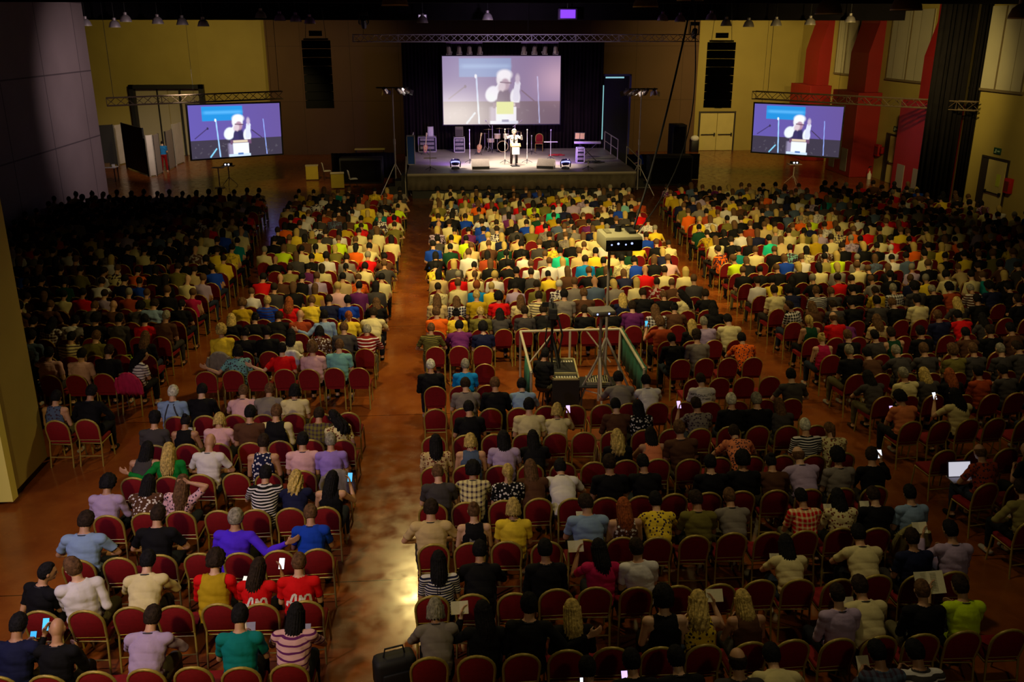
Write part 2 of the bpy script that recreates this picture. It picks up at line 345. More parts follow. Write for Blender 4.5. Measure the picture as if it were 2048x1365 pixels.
# exit signs, hose boxes, extinguishers
def exit_sign(loc, face, lab):
    e = empty('exit_sign', loc, 0, lab, 'sign', 'emergency exit signs')
    if face == 'x':
        MB().b2((-.04, -.25, -.13), (0, .25, .13), .01).build('sign_box', mat('dark_green_sign', (.01, .06, .035), .5), e)
        g = MB().b2((-.045, -.2, -.03), (-.041, -.02, .03)).b2((-.045, .04, -.08), (-.041, .12, .07)).b2((-.045, .1, -.08), (-.041, .2, -.04))
    else:
        MB().b2((-.25, -.04, -.13), (.25, 0, .13), .01).build('sign_box', mat('dark_green_sign', (.01, .06, .035), .5), e)
        g = MB().b2((-.2, -.045, -.03), (-.02, -.041, .03)).b2((.04, -.045, -.08), (.12, -.041, .07)).b2((.1, -.045, -.08), (.2, -.041, -.04))
    g.build('pictogram', mat('pale_pictogram', (.35, .5, .35), .6), e)
exit_sign((23.1, 46.0, 2.75), 'x', 'small dark green exit sign above the single door between red pillars')
exit_sign((23.1, 37.0, 2.75), 'x', 'small dark green exit sign above the door nearest the black drape')
exit_sign((17.9, 59.99, 2.85), 'y', 'small exit sign above the cream double door in the end wall')
def red_box(y, z, lab, w=.45, h=.6):
    e = empty('hose_cabinet', (23.1, y, z), 0, lab, 'fire hose cabinet', 'red fire cabinets')
    MB().b2((-.18, -w/2, -h/2), (0, w/2, h/2), .02).build('cabinet_body', mat('fire_red', (.5, .012, .01), .5), e)
    MB().b2((-.187, -w/2+.06, -h/2+.08), (-.181, w/2-.06, h/2-.12)).build('cabinet_window', mat('cabinet_pane', (.16, .03, .02), .2), e)
red_box(47.55, 1.5, 'red fire hose box between middle red pillar and single door')
red_box(47.05, 1.55, 'smaller red call point box beside the single door', .22, .35)
red_box(35.75, 1.5, 'red fire hose box beside the door past the black drape', .4, .6)
def extinguisher(loc, lab):
    e = empty('fire_extinguisher', loc, 0, lab, 'fire extinguisher', 'fire extinguishers on the floor')
    MB().lathe([(0, 0), (.08, 0), (.085, .03), (.085, .42), (.06, .5), (.025, .53), (0, .53)]).build('cylinder_body', MATS['fire_red'], e)
    MB().cyl((0, 0, .53), (0, 0, .6), .02).b2((-.02, -.02, .58), (.12, .02, .62)).build('valve_handle', BLACK, e)
    MB().tube([(0, .03, .57), (0, .12, .5), (0, .12, .2)], .012).build('hose', BLACK, e)
extinguisher((22.75, 47.72, 0), 'red fire extinguisher standing by the middle red pillar')
extinguisher((22.8, 52.2, 0), 'red fire extinguisher standing behind the middle red pillar')
e = empty('plastic_bottle', (22.6, 47.3, 0), 0, 'white plastic jug on the floor beside the fire extinguisher', 'jug')
MB().lathe([(0, 0), (.1, 0), (.11, .25), (.04, .36), (.03, .4), (0, .4)]).build('jug_body', WHITEP, e); MB().cyl((0, 0, .4), (0, 0, .44), .035).build('cap', WHITEP, e)
# black drapes beside the third pillar
def drape(name, x0, x1, z0, z1, Y, lab, n=40, amp=.09, m=MATTE, cat='curtain', group=None):
    mb = MB(); vs = []; fs = []
    for j in range(2):
        for i2 in range(n+1):
            x = x0+(x1-x0)*i2/n; a = amp*math.sin(i2*1.9)+amp*.5*math.sin(i2*.77)
            for z in (z0, z1): vs.append((x, Y+a+(.05 if j else 0), z))
    o = (n+1)*2
    for j in range(2):
        for i2 in range(n): b0 = j*o+i2*2; fs.append((b0, b0+2, b0+3, b0+1))
    for i2 in range(n): b0 = i2*2; fs += [(b0, b0+2, b0+2+o, b0+o), (b0+1, b0+3, b0+3+o, b0+1+o)]
    fs += [(0, 1, 1+o, o), (2*n, 2*n+1, 2*n+1+o, 2*n+o)]
    mb.add(vs, fs); ob = mb.build(name, m, None, 'full'); return tag(ob, lab, cat, group)
drape('side_drape', 20.95, 22.6, 0.02, 8.98, 39.2, 'tall black drape hanging in front of the third red pillar', 24)
drape('side_drape', 22.65, 23.05, 0.02, 8.98, 39.0, 'narrow black drape hanging next to the tall drape by the side door', 16)
# ---------------------------------------------------------------- stage
SX0, SX1, SY0, SY1, SZ = -1.75, 9.05, 42.9, 52.0, 1.2
st = MB().b2((SX0, SY0, SZ-.12), (SX1, SY1, SZ))
structure('stage_slab', st, mat('stage_floor', (.27, .23, .20), .45, noise=.18, nscale=1.3))
structure('stage_trim', MB().b2((SX0, SY0-.03, SZ-.06), (SX1, SY0-.002, SZ-.005)), mat('edge_strip', (.5, .46, .4), .5))
structure('stage_base', MB().b2((SX0+.2, SY0+.2, 0), (SX1-.2, SY1-.2, SZ-.12)), BLACK)
drape('stage_skirt', SX0, SX1, .42, SZ-.13, SY0-.0, 'grey brown pleated skirt hanging along the front edge of the stage', 120, .035, mat('stage_skirt_cloth', (.13, .105, .08), .8, noise=.25, nscale=2), 'stage skirt')
BY = 52.35
for n_, (a, b_) in enumerate(((-2.2, 1.4), (1.4, 5.2), (5.2, 9.0))):
    drape('backdrop_curtain', a, b_-.02, .02, 6.9, BY, ['black backdrop curtain behind the guitars end of the stage', 'black backdrop curtain behind the drums', 'black backdrop curtain behind the keyboard end of the stage'][n_], 60, .10, mat('backdrop_cloth', (.016, .010, .010), .95, noise=.3, nscale=1, spec=.1), group='backdrop curtains behind the stage')
drape('wing_drape', -6.0, -2.6, .02, 1.35, 49.5, 'low black drape beside the stage steps at the guitars end', 50, .05)
drape('wing_drape', 9.6, 13.5, .02, 1.35, 47.9, 'low black drape beside the stage at the keyboard end', 50, .05)
# pictures shown on the screens
def paint(kind, W=192, Hh=108):
    x, y = np.meshgrid(np.linspace(0, 1, W), np.linspace(1, 0, Hh)); y = 1-y      # y down
    A = lambda c: np.array(c, float)[None, None, :]
    def blob(cx, cy, rx, ry, rot=0, soft=.25):
        dx, dy = (x-cx)*16/9, (y-cy); c, s = math.cos(rot), math.sin(rot)
        u, v = dx*c+dy*s, -dx*s+dy*c; d = np.sqrt((u/rx)**2+(v/ry)**2); return np.clip((1+soft/2-d)/soft, 0, 1)[..., None]
    def rect(x0, y0, x1, y1, s=.006):
        return (np.clip((x-x0)/s+.5, 0, 1)*np.clip((x1-x)/s+.5, 0, 1)*np.clip((y-y0)/s+.5, 0, 1)*np.clip((y1-y)/s+.5, 0, 1))[..., None]
    def line(x0, y0, x1, y1, t):
        dx, dy = (x1-x0)*16/9, y1-y0; L = math.hypot(dx, dy); u = (((x-x0)*16/9)*dx+(y-y0)*dy)/L/L; u = np.clip(u, 0, 1)
        d = np.hypot((x-x0)*16/9-u*dx, (y-y0)-u*dy); return np.clip((t-d)/.006+.5, 0, 1)[..., None]
    def over(img, m, c): return img*(1-m)+A(c)*m
    img = np.zeros((Hh, W, 3))+A((.13, .10, .42))
    img = img*(1-.35*x[..., None])+A((.10, .05, .10))*x[..., None]*.5
    img = over(img, rect(.14, .03, .58, .30), (.02, .28, .72)); img = over(img, rect(.16, .12, .57, .17, .05), (.10, .45, .9))
    img = over(img, rect(-.1, .66, 1.1, 1.1), (.05, .04, .065))
    img = over(img, line(.05, .62, .18, .45, .008), (.05, .03, .1)); img = over(img, blob(.19, .44, .018, .025), (.04, .03, .08))
    img = over(img, line(.67, .50, .78, .66, .01), (.06, .04, .1))
    for sx, top, t, c in ((.285, .30, .012, (.35, .62, 1)), (.805, .30, .008, (.3, .42, .95))): img = over(img, line(sx, top, sx+.02, .98, t), c)
    img = over(img, blob(.28, .29, .02, .03), (.8, .9, 1))
    img = over(img, line(.2, .98, .27, .83, .012), (.25, .7, 1))
    for k in range(26):                                            # dim shapes of the band gear
        cx, cy = random.uniform(.02, .98), random.uniform(.72, .98); img = over(img, blob(cx, cy, random.uniform(.01, .03), .012, random.random()*3, .6)*.5, (.12, .11, .14))
    # speaker: dark waistcoat, white sleeves, white hair, hands by the face
    img = over(img, blob(.50, .66, .15, .24), (.035, .03, .10)); img = over(img, rect(.40, .74, .60, 1.0, .03), (.30, .26, .42))
    img = over(img, blob(.42, .55, .10, .12, .5), (.82, .88, 1)); img = over(img, line(.42, .6, .50, .42, .055), (.85, .9, 1))
    img = over(img, blob(.615, .60, .075, .13), (.85, .9, 1)); img = over(img, line(.62, .62, .635, .40, .045), (.72, .76, .95))
    img = over(img, blob(.635, .33, .035, .07, 0, .7), (.55, .45, .62))
    img = over(img, blob(.515, .34, .105, .125), (.85, .84, .88)); img = over(img, blob(.525, .27, .11, .075, 0, .5), (.95, .96, 1))
    img = over(img, blob(.53, .41, .065, .085, 0, .4), (.45, .26, .36)); img = over(img, blob(.50, .45, .055, .075, .4, .5), (.70, .55, .62))
    img = over(img, line(.49, .38, .58, .39, .009), (.12, .05, .10))
    img = over(img, blob(.49, .62, .05, .12), (.045, .035, .12))
    img = over(img, rect(.425, .68, .655, .76), (.16, .08, .16)); img = over(img, rect(.455, .685, .615, .73), (.75, .62, .45))
    img = over(img, rect(.450, .74, .625, .955), (.86, .92, .98)); img = over(img, rect(.40, .95, .64, 1.0), (.6, .75, .95)); img = over(img, rect(.50, .93, .56, .965), (.1, .2, .5))
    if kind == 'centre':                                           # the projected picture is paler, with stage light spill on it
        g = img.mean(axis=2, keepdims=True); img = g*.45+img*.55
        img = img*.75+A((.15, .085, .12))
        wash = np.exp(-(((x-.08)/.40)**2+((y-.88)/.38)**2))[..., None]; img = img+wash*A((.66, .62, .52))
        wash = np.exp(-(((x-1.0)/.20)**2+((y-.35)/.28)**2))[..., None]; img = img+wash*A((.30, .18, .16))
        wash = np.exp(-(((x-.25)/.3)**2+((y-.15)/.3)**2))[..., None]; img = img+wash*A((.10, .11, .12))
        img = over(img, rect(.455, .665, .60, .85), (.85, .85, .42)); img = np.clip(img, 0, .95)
    return img
def screen(name, P, kind, strength, lab, frame=.07, hang=8.99):
    """P: four corners, top-left, top-right, bottom-right, bottom-left"""
    P = [Vector(p) for p in P]; o = empty(name, (P[2]+P[3])/2, 0, lab, 'projection screen', 'screens showing the speaker'); org = o.location.copy()
    W, Hh = 192, 108; img = paint(kind, W, Hh)
    vs = []
    nrm = (P[1]-P[0]).cross(P[3]-P[0]).normalized(); nrm = nrm if nrm.y < 0 else -nrm
    for j in range(Hh):
        for i2 in range(W):
            u, v = i2/(W-1), j/(Hh-1); vs.append((P[0]*(1-u)*(1-v)+P[1]*u*(1-v)+P[2]*u*v+P[3]*(1-u)*v)-org+nrm*.03)
    fs = [(j*W+i2, (j+1)*W+i2, (j+1)*W+i2+1, j*W+i2+1) for j in range(Hh-1) for i2 in range(W-1)]
    me = bpy.data.meshes.new('picture'); me.from_pydata(vs, [], fs); me.materials.append(attr_emission('screen_light_'+kind, strength))
    at = me.color_attributes.new('picture', 'FLOAT_COLOR', 'POINT'); buf = np.ones((W*Hh, 4), np.float32); buf[:, :3] = img.reshape(-1, 3); at.data.foreach_set('color', buf.ravel())
    link('picture', me, o)
    m = MB(); ux = (P[1]-P[0]).normalized()
    Q = [p-org for p in P]; up = (P[0]-P[3]).normalized()
    def bar(a, b_): m.add([a-nrm*.05, b_-nrm*.05, b_+nrm*.05, a+nrm*.05], [(0, 1, 2, 3)])
    E4 = [Q[0]-ux*frame+up*frame, Q[1]+ux*frame+up*frame, Q[2]+ux*frame-up*frame, Q[3]-ux*frame-up*frame]
    for k in range(4):
        a, b_, c_, d_ = E4[k], E4[(k+1) % 4], Q[(k+1) % 4], Q[k]
        v8 = [p+nrm*s_ for s_ in (.05, -.05) for p in (a, b_, c_, d_)]
        m.add(v8, [(0, 1, 2, 3), (7, 6, 5, 4), (0, 4, 5, 1), (1, 5, 6, 2), (2, 6, 7, 3), (3, 7, 4, 0)])
    m.build('frame', BLACK, o)
    k8 = [p-nrm*s_ for s_ in (.0, .045) for p in Q]
    MB().add(k8, [(0, 1, 2, 3), (7, 6, 5, 4), (0, 4, 5, 1), (1, 5, 6, 2), (2, 6, 7, 3), (3, 7, 4, 0)]).build('backing', BLACK, o)
    for q in (Q[0].lerp(Q[1], .08), Q[0].lerp(Q[1], .92)): MB().tube([q, q+Vector((0, 0, hang-(q+org).z))], .007, 5).build('hanging_strap', BLACK, o)
    return o
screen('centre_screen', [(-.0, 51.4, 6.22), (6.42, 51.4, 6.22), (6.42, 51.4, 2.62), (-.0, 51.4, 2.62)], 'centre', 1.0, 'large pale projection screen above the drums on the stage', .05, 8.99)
screen('side_screen', [at_y(374, 211, 46), at_y(558, 206, 48.4), at_y(564, 307, 48.4), at_y(384, 319, 46)], 'left', 1.15, 'side screen angled by the tall black door portal')
screen('side_screen', [at_y(1510, 207, 47), at_y(1688, 214, 45.2), at_y(1677, 315, 45.2), at_y(1504, 303, 47)], 'right', 1.1, 'side screen angled by the red pillars')
# box trusses
def truss(name, a, b_, w=.3, lab=None, tilt=0, m=ALU, nb=None, hang=None):
    a, b_ = Vector(a), Vector(b_); d = (b_-a); L = d.length; d.normalize(); up = Vector((0, 0, 1)); sd = d.cross(up).normalized(); h = w/2
    o = empty(name, a, 0, lab, 'truss', 'hanging lighting trusses')
    cs = [(sd*h*i2+up*h*j) for i2, j in ((1, 1), (-1, 1), (-1, -1), (1, -1))]
    mb = MB()
    for c in cs: mb.tube([c, c+d*L], .028, 6)
    mb.build('chord', m, o)
    mb = MB(); n = nb or int(L/w/1.1)
    for k in range(n):
        p, q = d*(L*k/n), d*(L*(k+1)/n)
        for s_ in range(4):
            c0, c1 = cs[s_], cs[(s_+1) % 4]; mb.tube([(p+c0), (q+c1)] if k % 2 else [(p+c1), (q+c0)], .014, 5)
        if k % 6 == 0:
            for s_ in range(4): mb.tube([p+cs[s_], p+cs[(s_+1) % 4]], .014, 5)
    mb.build('lattice', m, o)
    if hang:
        for k, t in enumerate(hang):
            c = d*(L*t)+up*h; MB().tube([c, (c.x, c.y, 8.98-a.z)], .012, 5).build('hanging_cable', BLACK, o)
    return o
truss('front_truss', (-4.2, 46, 7.18), (12.5, 46, 7.18), .32, 'long silver truss hanging across the front of the stage', m=mat('truss_metal', (.65, .60, .70), .5, metal=.3), hang=(.03, .5, .97))
truss('side_truss', at_y(213, 204, 45.4), at_y(565, 190, 48.0), .36, 'dark truss hanging above the side screen by the tall portal', m=mat('dark_truss_metal', (.09, .06, .035), .6, metal=.3), hang=(.04, .98))
truss('side_truss', at_y(1508, 190, 46.3), at_y(1955, 213, 38.5), .36, 'dark truss hanging above the side screen by the red pillars', m=MATS['dark_truss_metal'], hang=(.07, .9))
for o in list(C.objects):
    if o.name.startswith('side_truss') and o.parent is None: pass
# line arrays
def line_array(x0, x1, z0, z1, Y, rz, lab):
    o = empty('line_array', ((x0+x1)/2, Y, (z0+z1)/2), rz, lab, 'loudspeaker', 'hanging loudspeaker columns')
    w_, n = (x1-x0), 8; h = (z1-z0)/n
    for k in range(n):
        z = (z0-z1)/2+h*(k+.5); dy = .10*((n-1-k)/n)**2
        c = MB().prism([(-w_/2, 0), (w_/2, 0), (w_/2-.18, .62), (-w_/2+.18, .62)], z-h/2+.012, z+h/2-.012, 'z').build('cabinet', mat('speaker_black', (.0015, .0015, .002), .8, spec=.08), o, loc=(0, dy, 0))
    m = MB()
    for s_ in (-1, 1): m.tube([(s_*w_*.36, .2, (z1-z0)/2), (s_*w_*.25, .2, 8.98-(z0+z1)/2)], .012, 5)
    m.b2((-w_/2+.1, .05, (z1-z0)/2), (w_/2-.1, .5, (z1-z0)/2+.08)); m.cyl((-.3, .2, (z1-z0)/2+.3), (.3, .2, (z1-z0)/2+.3), .12)
    m.build('rigging', DARKM, o); return o
line_array(-6.55, -5.22, 3.97, 7.1, 45.5, R(6), 'tall black loudspeaker column hanging beside the guitars end of the stage')
line_array(12.85, 14.2, 3.88, 7.0, 45.5, R(-14), 'tall black loudspeaker column hanging beside the keyboard end of the stage')
# par can bars under the truss
def par_bar(x0, x1, Y, z, lab, rod):
    o = empty('par_lamp_bar', ((x0+x1)/2, Y, z), 0, lab, 'stage light bar', 'bars of par lamps under the front truss'); w_ = (x1-x0)/2
    MB().b2((-w_, -.04, -.03), (w_, .04, .05)).build('bar', mat('purple_bar', (.22, .12, .35), .5), o)
    MB().tube([(-w_*.6, 0, .05), (-w_*.6, -.84, .07)], .015).tube([(w_*.6, 0, .05), (w_*.6, -.84, .07)], .015).build('arm', DARKM, o)
    for k in range(4):
        x = -w_+.14+(2*w_-.28)*k/3; M = Euler((R(28), 0, R(random.uniform(-14, 14)))).to_matrix()
        p = MB().lathe([(0, .16), (.07, .15), (.1, .05), (.115, -.16), (.115, -.2)], (x, -.02, -.3), 14, M).build('par_can', mat('par_metal', (.5, .44, .42), .4, metal=.7), o)
        MB().tube([(x-.12, 0, -.26), (x-.12, 0, -.02), (x+.12, 0, -.02), (x+.12, 0, -.26)], .012, 5).build('yoke', DARKM, p)
        f = MB(); c0 = Vector((x, -.02, -.3))+M @ Vector((0, 0, -.21))
        for a_, b2_ in (((-.13, -.13), (.13, -.13)), ((.13, -.13), (.13, .13)), ((.13, .13), (-.13, .13)), ((-.13, .13), (-.13, -.13))):
            f.tube([c0+M @ Vector((*a_, 0)), c0+M @ Vector((*b2_, 0))], .014, 4)
        f.build('gel_frame', mat('gel_frame', (.55, .5, .5), .5), p)
        MB().lathe([(0, 0), (.10, 0)], c0+M @ Vector((0, 0, .03)), 14, M).build('lens', mat('dull_lens', (.08, .06, .10), .2), p)
par_bar(.2, 2.0, 47.0, 6.95, 'bar of four par lamps hanging under the truss nearer the guitars', 1)
par_bar(3.9, 5.75, 47.0, 6.95, 'bar of four par lamps hanging under the truss nearer the keyboard', 1)
# ceiling lamps
def hall_lamp(loc, dia, lit, lab, group, tint=(.30, .27, .26)):
    o = empty('hall_lamp', loc, 0, lab, 'ceiling lamp', group); r = dia/2
    MB().lathe([(r, 0), (r*.98, r*.25), (r*.75, r*.85), (r*.42, r*1.15), (r*.3, r*1.2), (r*.3, r*1.6), (0, r*1.62)], n=24).build('lamp_shade', mat('shade_%d' % int(tint[0]*100+tint[2]*10), tint, .45, metal=.4), o)
    m = mat('lamp_lit', (1, .9, .7), .4, emit=(1, .85, .55), estr=1.6) if lit else mat('lamp_glass', (.35, .32, .34), .15)
    MB().lathe([(0, r*.12), (r*.93, r*.12)], n=24).build('lamp_glass', m, o)
    MB().lathe([(r*.95, 0), (r*1.02, 0), (r*1.02, .03), (r*.95, .03)], n=24).build('rim', mat('lamp_rim', (.7, .65, .5), .4), o)
    MB().cyl((0, 0, r*1.6), (0, 0, 9-loc[2]), .02, 8).build('suspension_rod', BLACK, o); return o
for (x, y, Y, d, l) in [(790, 12, 23, .62, 'big lit hall lamp over the centre aisle, cut by the top edge'), (1291, 15, 23, .60, 'big lit hall lamp above the seats, first beyond the aisle lamp'), (1380, 2, 23, .62, 'big hall lamp touching the top edge beside the hanging cable'), (1657, 29, 23, .64, 'big lit hall lamp with warm bronze shade in full view'), (1812, 21, 23.2, .74, 'widest lit hall lamp high above the wide block'), (2040, 38, 24, .6, 'big hall lamp half cut off near the corner by the side drape')]:
    hall_lamp(at_y(x, y, Y), d, True, l, 'big lit hall lamps', (.30, .22, .12))
fr = [(172, 52), (230, 55), (252, 44), (316, 48), (365, 50), (407, 53), (522, 36), (560, 42), (592, 44), (620, 48), (845, 46), (975, 40), (1325, 42), (1360, 44), (1422, 40), (1452, 52), (1497, 54), (1552, 52), (1620, 50), (1700, 45)]
lw = {0: 'lilac tinted', 1: 'silver'}
ow = 'first second third fourth fifth sixth seventh eighth ninth tenth eleventh twelfth thirteenth fourteenth fifteenth sixteenth seventeenth eighteenth nineteenth twentieth'.split()
for k, (x, y) in enumerate(fr):
    tint = (.55, .36, .85) if k in (7, 8, 9, 12, 13, 14) else (.62, .55, .56)
    hall_lamp(at_y(x, y, 45.4), .52, False, 'small %s unlit bell lamp, %s from the panelled wall in the far ceiling row' % ('lilac' if tint[0] < .6 else 'silver', ow[k]), 'far row of unlit bell lamps', tint)
# two coloured moving lights on the ceiling
for x, y, l in ((1135, 28, 'violet glowing floodlight at the ceiling above the main truss'), (845, 34, 'pale lilac floodlight at the ceiling above the guitars')):
    p = at_y(x, y, 46.0); o = empty('ceiling_floodlight', p, 0, l, 'floodlight', 'ceiling floodlights')
    k = 1.0 if x > 1000 else .5
    MB().b2((-.45*k, -.15, -.25*k), (.45*k, .2, .25*k), .03).build('housing', mat('flood_housing', (.12, .06, .2), .5), o)
    MB().b2((-.36*k, -.17, -.19*k), (.36*k, -.152, .19*k)).build('lens', mat('violet_glow', (.2, .05, .6), .3, emit=(.22, .05, .95), estr=1.3) if k == 1 else mat('pale_glow', (.5, .4, .6), .3, emit=(.5, .38, .55), estr=.7), o)
    MB().tube([(0, 0, .2*k), (0, 0, 8.99-p.z)], .03).build('bracket', BLACK, o)
# moving heads and projectors hung above the truss
for x, y, l in ((727, 42, 'black moving spotlight clamped above the truss end by the guitars'), (1389, 62, 'black moving spotlight clamped above the truss end by the keyboard')):
    p = at_y(x, y, 46); o = empty('moving_spotlight', p, 0, l, 'spotlight', 'moving spotlights on the truss')
    MB().b2((-.2, -.15, .25), (.2, .15, .42), .02).build('lamp_base', BLACK, o)
    MB().tube([(-.2, 0, .3), (-.22, 0, -.1), (-.16, 0, -.16)], .03).tube([(.2, 0, .3), (.22, 0, -.1), (.16, 0, -.16)], .03).build('yoke', BLACK, o)
    MB().lathe([(0, -.25), (.11, -.24), (.15, 0), (.12, .2), (0, .22)], (0, -.02, -.1), 14, Euler((R(35), 0, 0)).to_matrix()).build('lamp_head', DARKM, o)
    MB().tube([(0, 0, .42), (0, 0, 8.99-p.z)], .02).build('clamp_rod', BLACK, o)
# ---------------------------------------------------------------- things on and around the stage
CASEW = mat('case_edge', (.55, .52, .45), .4, metal=.3); BLUEC = mat('blue_case', (.01, .10, .42), .5)
def onst(x, y): return at_z(x, y, SZ)
def wedge(p, rz, lab):
    o = empty('floor_monitor', p, rz, lab, 'loudspeaker', 'wedge monitors on the stage front')
    MB().prism([(-.25, 0), (.25, 0), (.30, .28), (.12, .46), (-.25, .15)], -.42, .42, 'x').build('cabinet', mat('monitor_paint', (.24, .20, .16), .6, noise=.15, nscale=20), o)
    MB().b2((-.40, -.262, .02), (.40, -.252, .14), 0).build('front_panel', BLACK, o)
    m = MB()
    for s_ in (-.09, .09): m.cyl((s_, -.05, .27), (s_, -.065, .285), .045, 14)
    m.build('handle_holes', BLACK, o); return o
wedge(onst(961, 338), R(2), 'wedge monitor standing between the speaker and the guitars, flat to the stage edge')
wedge(onst(1092, 337), R(-18), 'wedge monitor turned sideways standing on the keyboard side of the speaker')
def led_light(p, lab):
    o = empty('stage_wash_light', p, 0, lab, 'stage light', 'round violet wash lights on the stage front')
    MB().lathe([(0, 0), (.2, 0), (.2, .06), (.16, .1), (0, .1)], n=18).build('lamp_base', BLACK, o)
    MB().tube([(-.22, 0, .08), (-.24, 0, .3), (-.22, 0, .36)], .03).tube([(.22, 0, .08), (.24, 0, .3), (.22, 0, .36)], .03).build('yoke', BLACK, o)
    M = Euler((R(-20), 0, 0)).to_matrix()
    MB().lathe([(0, -.16), (.15, -.14), (.21, -.04), (.22, .08), (.20, .12)], (0, 0, .33), 20, M).build('lamp_head', mat('indigo_shell', (.02, .01, .14), .3), o)
    MB().lathe([(0, .14), (.12, .135), (.19, .12)], (0, 0, .33), 20, M).build('lens', mat('cyan_glow', (.2, .4, .8), .3, emit=(.28, .50, 1.0), estr=1.5), o)
    MB().lathe([(.214, -.055), (.223, -.03), (.223, .01), (.214, .015)], (0, 0, .33), 20, M).build('light_ring', mat('ring_glow', (.3, .3, .9), .3, emit=(.35, .38, 1.0), estr=1.6), o)
    return o
led_light(onst(911, 338), 'violet glowing round lamp on the stage edge nearer the guitars'); led_light(onst(1131, 338), 'violet glowing round lamp on the stage edge nearer the keyboard')
def mic_stand(p, h, lab, boom=0.0, rz=0, cross=None):
    o = empty('microphone_stand', p, rz, lab, 'microphone stand', 'microphone stands on the stage')
    m = MB().lathe([(0, 0), (.03, .12), (.03, .2), (0, .2)])
    for k in range(3):
        a = 2*math.pi*k/3+.4; m.tube([(0, 0, .16), (.3*math.cos(a), .3*math.sin(a), .01)], .012, 6)
    m.build('tripod_base', DARKM, o)
    m = MB().cyl((0, 0, .1), (0, 0, h), .014, 8); m.cyl((0, 0, h*.55), (0, 0, h*.62), .022, 8); m.build('pole', mat('stand_chrome', (.6, .58, .56), .3, metal=.5), o)
    t = Vector((0, 0, h))
    if boom: MB().tube([(-.12, 0, h-.08), (boom, 0, h+.25)], .01, 6).build('boom', MATS['stand_chrome'], o); t = Vector((boom, 0, h+.25))
    if cross: MB().b2((-cross, -.06, h*.6), (cross, .06, h*.6+.03)).build('tray', mat('tray_paint', (.45, .42, .36), .5), o)
    MB().lathe([(.012, -.1), (.02, -.02), (.032, .0), (.036, .03), (.02, .06), (0, .065)], t, 12, Euler((R(50), 0, 0)).to_matrix()).build('microphone', mat('mic_grille', (.6, .6, .6), .4), o); return o
mic_stand(onst(940, 326), 1.62, 'tall microphone stand behind the first wedge monitor')
mic_stand(onst(1010, 327), 1.66, 'tall microphone stand just beside the speaker, in front of the bass drum')
mic_stand(onst(1054, 326), 1.62, 'tall microphone stand beside the raised hand of the speaker')
mic_stand(onst(1101, 320), 1.5, 'microphone stand with a small tray behind the second wedge monitor', cross=.35)
mic_stand(onst(1063, 308), .95, 'short microphone stand next to the red chair on the stage')
mic_stand(onst(861, 341), .95, 'short microphone stand at the stage edge by the sunburst guitar', cross=.3)
mic_stand(onst(1176, 340), .35, 'very low microphone stand at the stage edge by the keyboard')
mic_stand(onst(985, 305), 1.45, 'boom microphone stand over the cymbals', boom=-.35); mic_stand(onst(1030, 305), 1.45, 'boom microphone stand behind the bass drum', boom=.35)
def guitar(p, rz, body, lab):
    o = empty('guitar', p, rz, lab, 'guitar', 'guitars on stands'); M = Euler((R(-14), R(7), 0)).to_matrix()
    out = []
    for k in range(36):
        t = 2*math.pi*k/36; r = .165+.045*math.cos(2*t)*1.0-.02*math.cos(t)+(.012*math.cos(3*t)); out.append((r*math.sin(t)*.95, .30-r*math.cos(t)*1.15))
    def P(mb, poly, y0, y1):
        n = len(poly); vs = [M @ Vector((a, y0, b2_)) for a, b2_ in poly]+[M @ Vector((a, y1, b2_)) for a, b2_ in poly]
        mb.add(vs, [tuple(range(n)), tuple(range(2*n-1, n-1, -1))]+[(i3, (i3+1) % n, n+(i3+1) % n, n+i3) for i3 in range(n)]); return mb
    P(MB(), out, -.04, .04).build('body', body, o)
    P(MB(), [(a*.78, .30+(b2_-.30)*.78) for a, b2_ in out], -.045, -.041).build('top_face', mat('amber_top', (.55, .25, .03), .3, col2=(.65, .38, .06), nscale=3), o)
    P(P(MB(), [(-.028, .40), (.028, .40), (.022, 1.0), (-.022, 1.0)], -.065, -.03), [(-.04, .98), (.04, .98), (.05, 1.14), (-.03, 1.16)], -.055, -.03).build('neck', mat('maple_neck', (.55, .45, .16), .4), o)
    P(MB(), [(-.05, .20), (.05, .20), (.05, .225), (-.05, .225)], -.065, -.04).build('bridge', BLACK, o)
    MB().tube([(-.2, -.15, 0), (-.1, .05, .12), (0, .18, .55), (.1, .05, .12), (.2, -.15, 0)], .012, 6).build('stand', DARKM, o); return o
guitar(onst(850, 309), R(4), mat('sunburst', (.22, .03, .008), .3), 'sunburst guitar standing in front of the white edged amplifier rack')
guitar(onst(957, 309), R(-10), mat('honey_body', (.35, .19, .03), .3), 'honey coloured guitar leaning on a stand beside the drum kit')
def rack(p, w_, h, d, lab, name='amplifier_rack', side=CASEW, face=BLACK, knobs=True, cat='flight case', rz=0):
    o = empty(name, p, rz, lab, cat, 'flight cases on the stage'); hw = w_/2
    MB().b2((-hw+.02, -d/2+.02, .01), (hw-.02, d/2-.02, h-.01)).build('box', face, o)
    m = MB()
    for sx in (-hw, hw-.035):
        for sy in (-d/2, d/2-.035): m.b2((sx, sy, 0), (sx+.035, sy+.035, h))
        for z in (0, h-.035): m.b2((sx, -d/2, z), (sx+.035, d/2, z+.035))
    for z in (0, h-.035):
        for sy in (-d/2, d/2-.035): m.b2((-hw, sy, z), (hw, sy+.035, z+.035))
    m.build('edge_trim', side, o)
    if knobs:
        m = MB()
        for k in range(3):
            z = h*(.2+.27*k); m.b2((-hw*.75, -d/2-.005, z), (hw*.75, -d/2+.019, z+h*.16))
        m.build('device_fronts', mat('device_grey', (.28, .26, .22), .5, noise=.5, nscale=25), o)
    return o
rack(onst(855, 303), 1.0, .82, .55, 'wide amplifier rack with white edges behind the sunburst guitar')
rack(onst(919, 304), .60, .80, .5, 'narrow amplifier rack with white edges in the middle of the stage back', side=WHITEP)
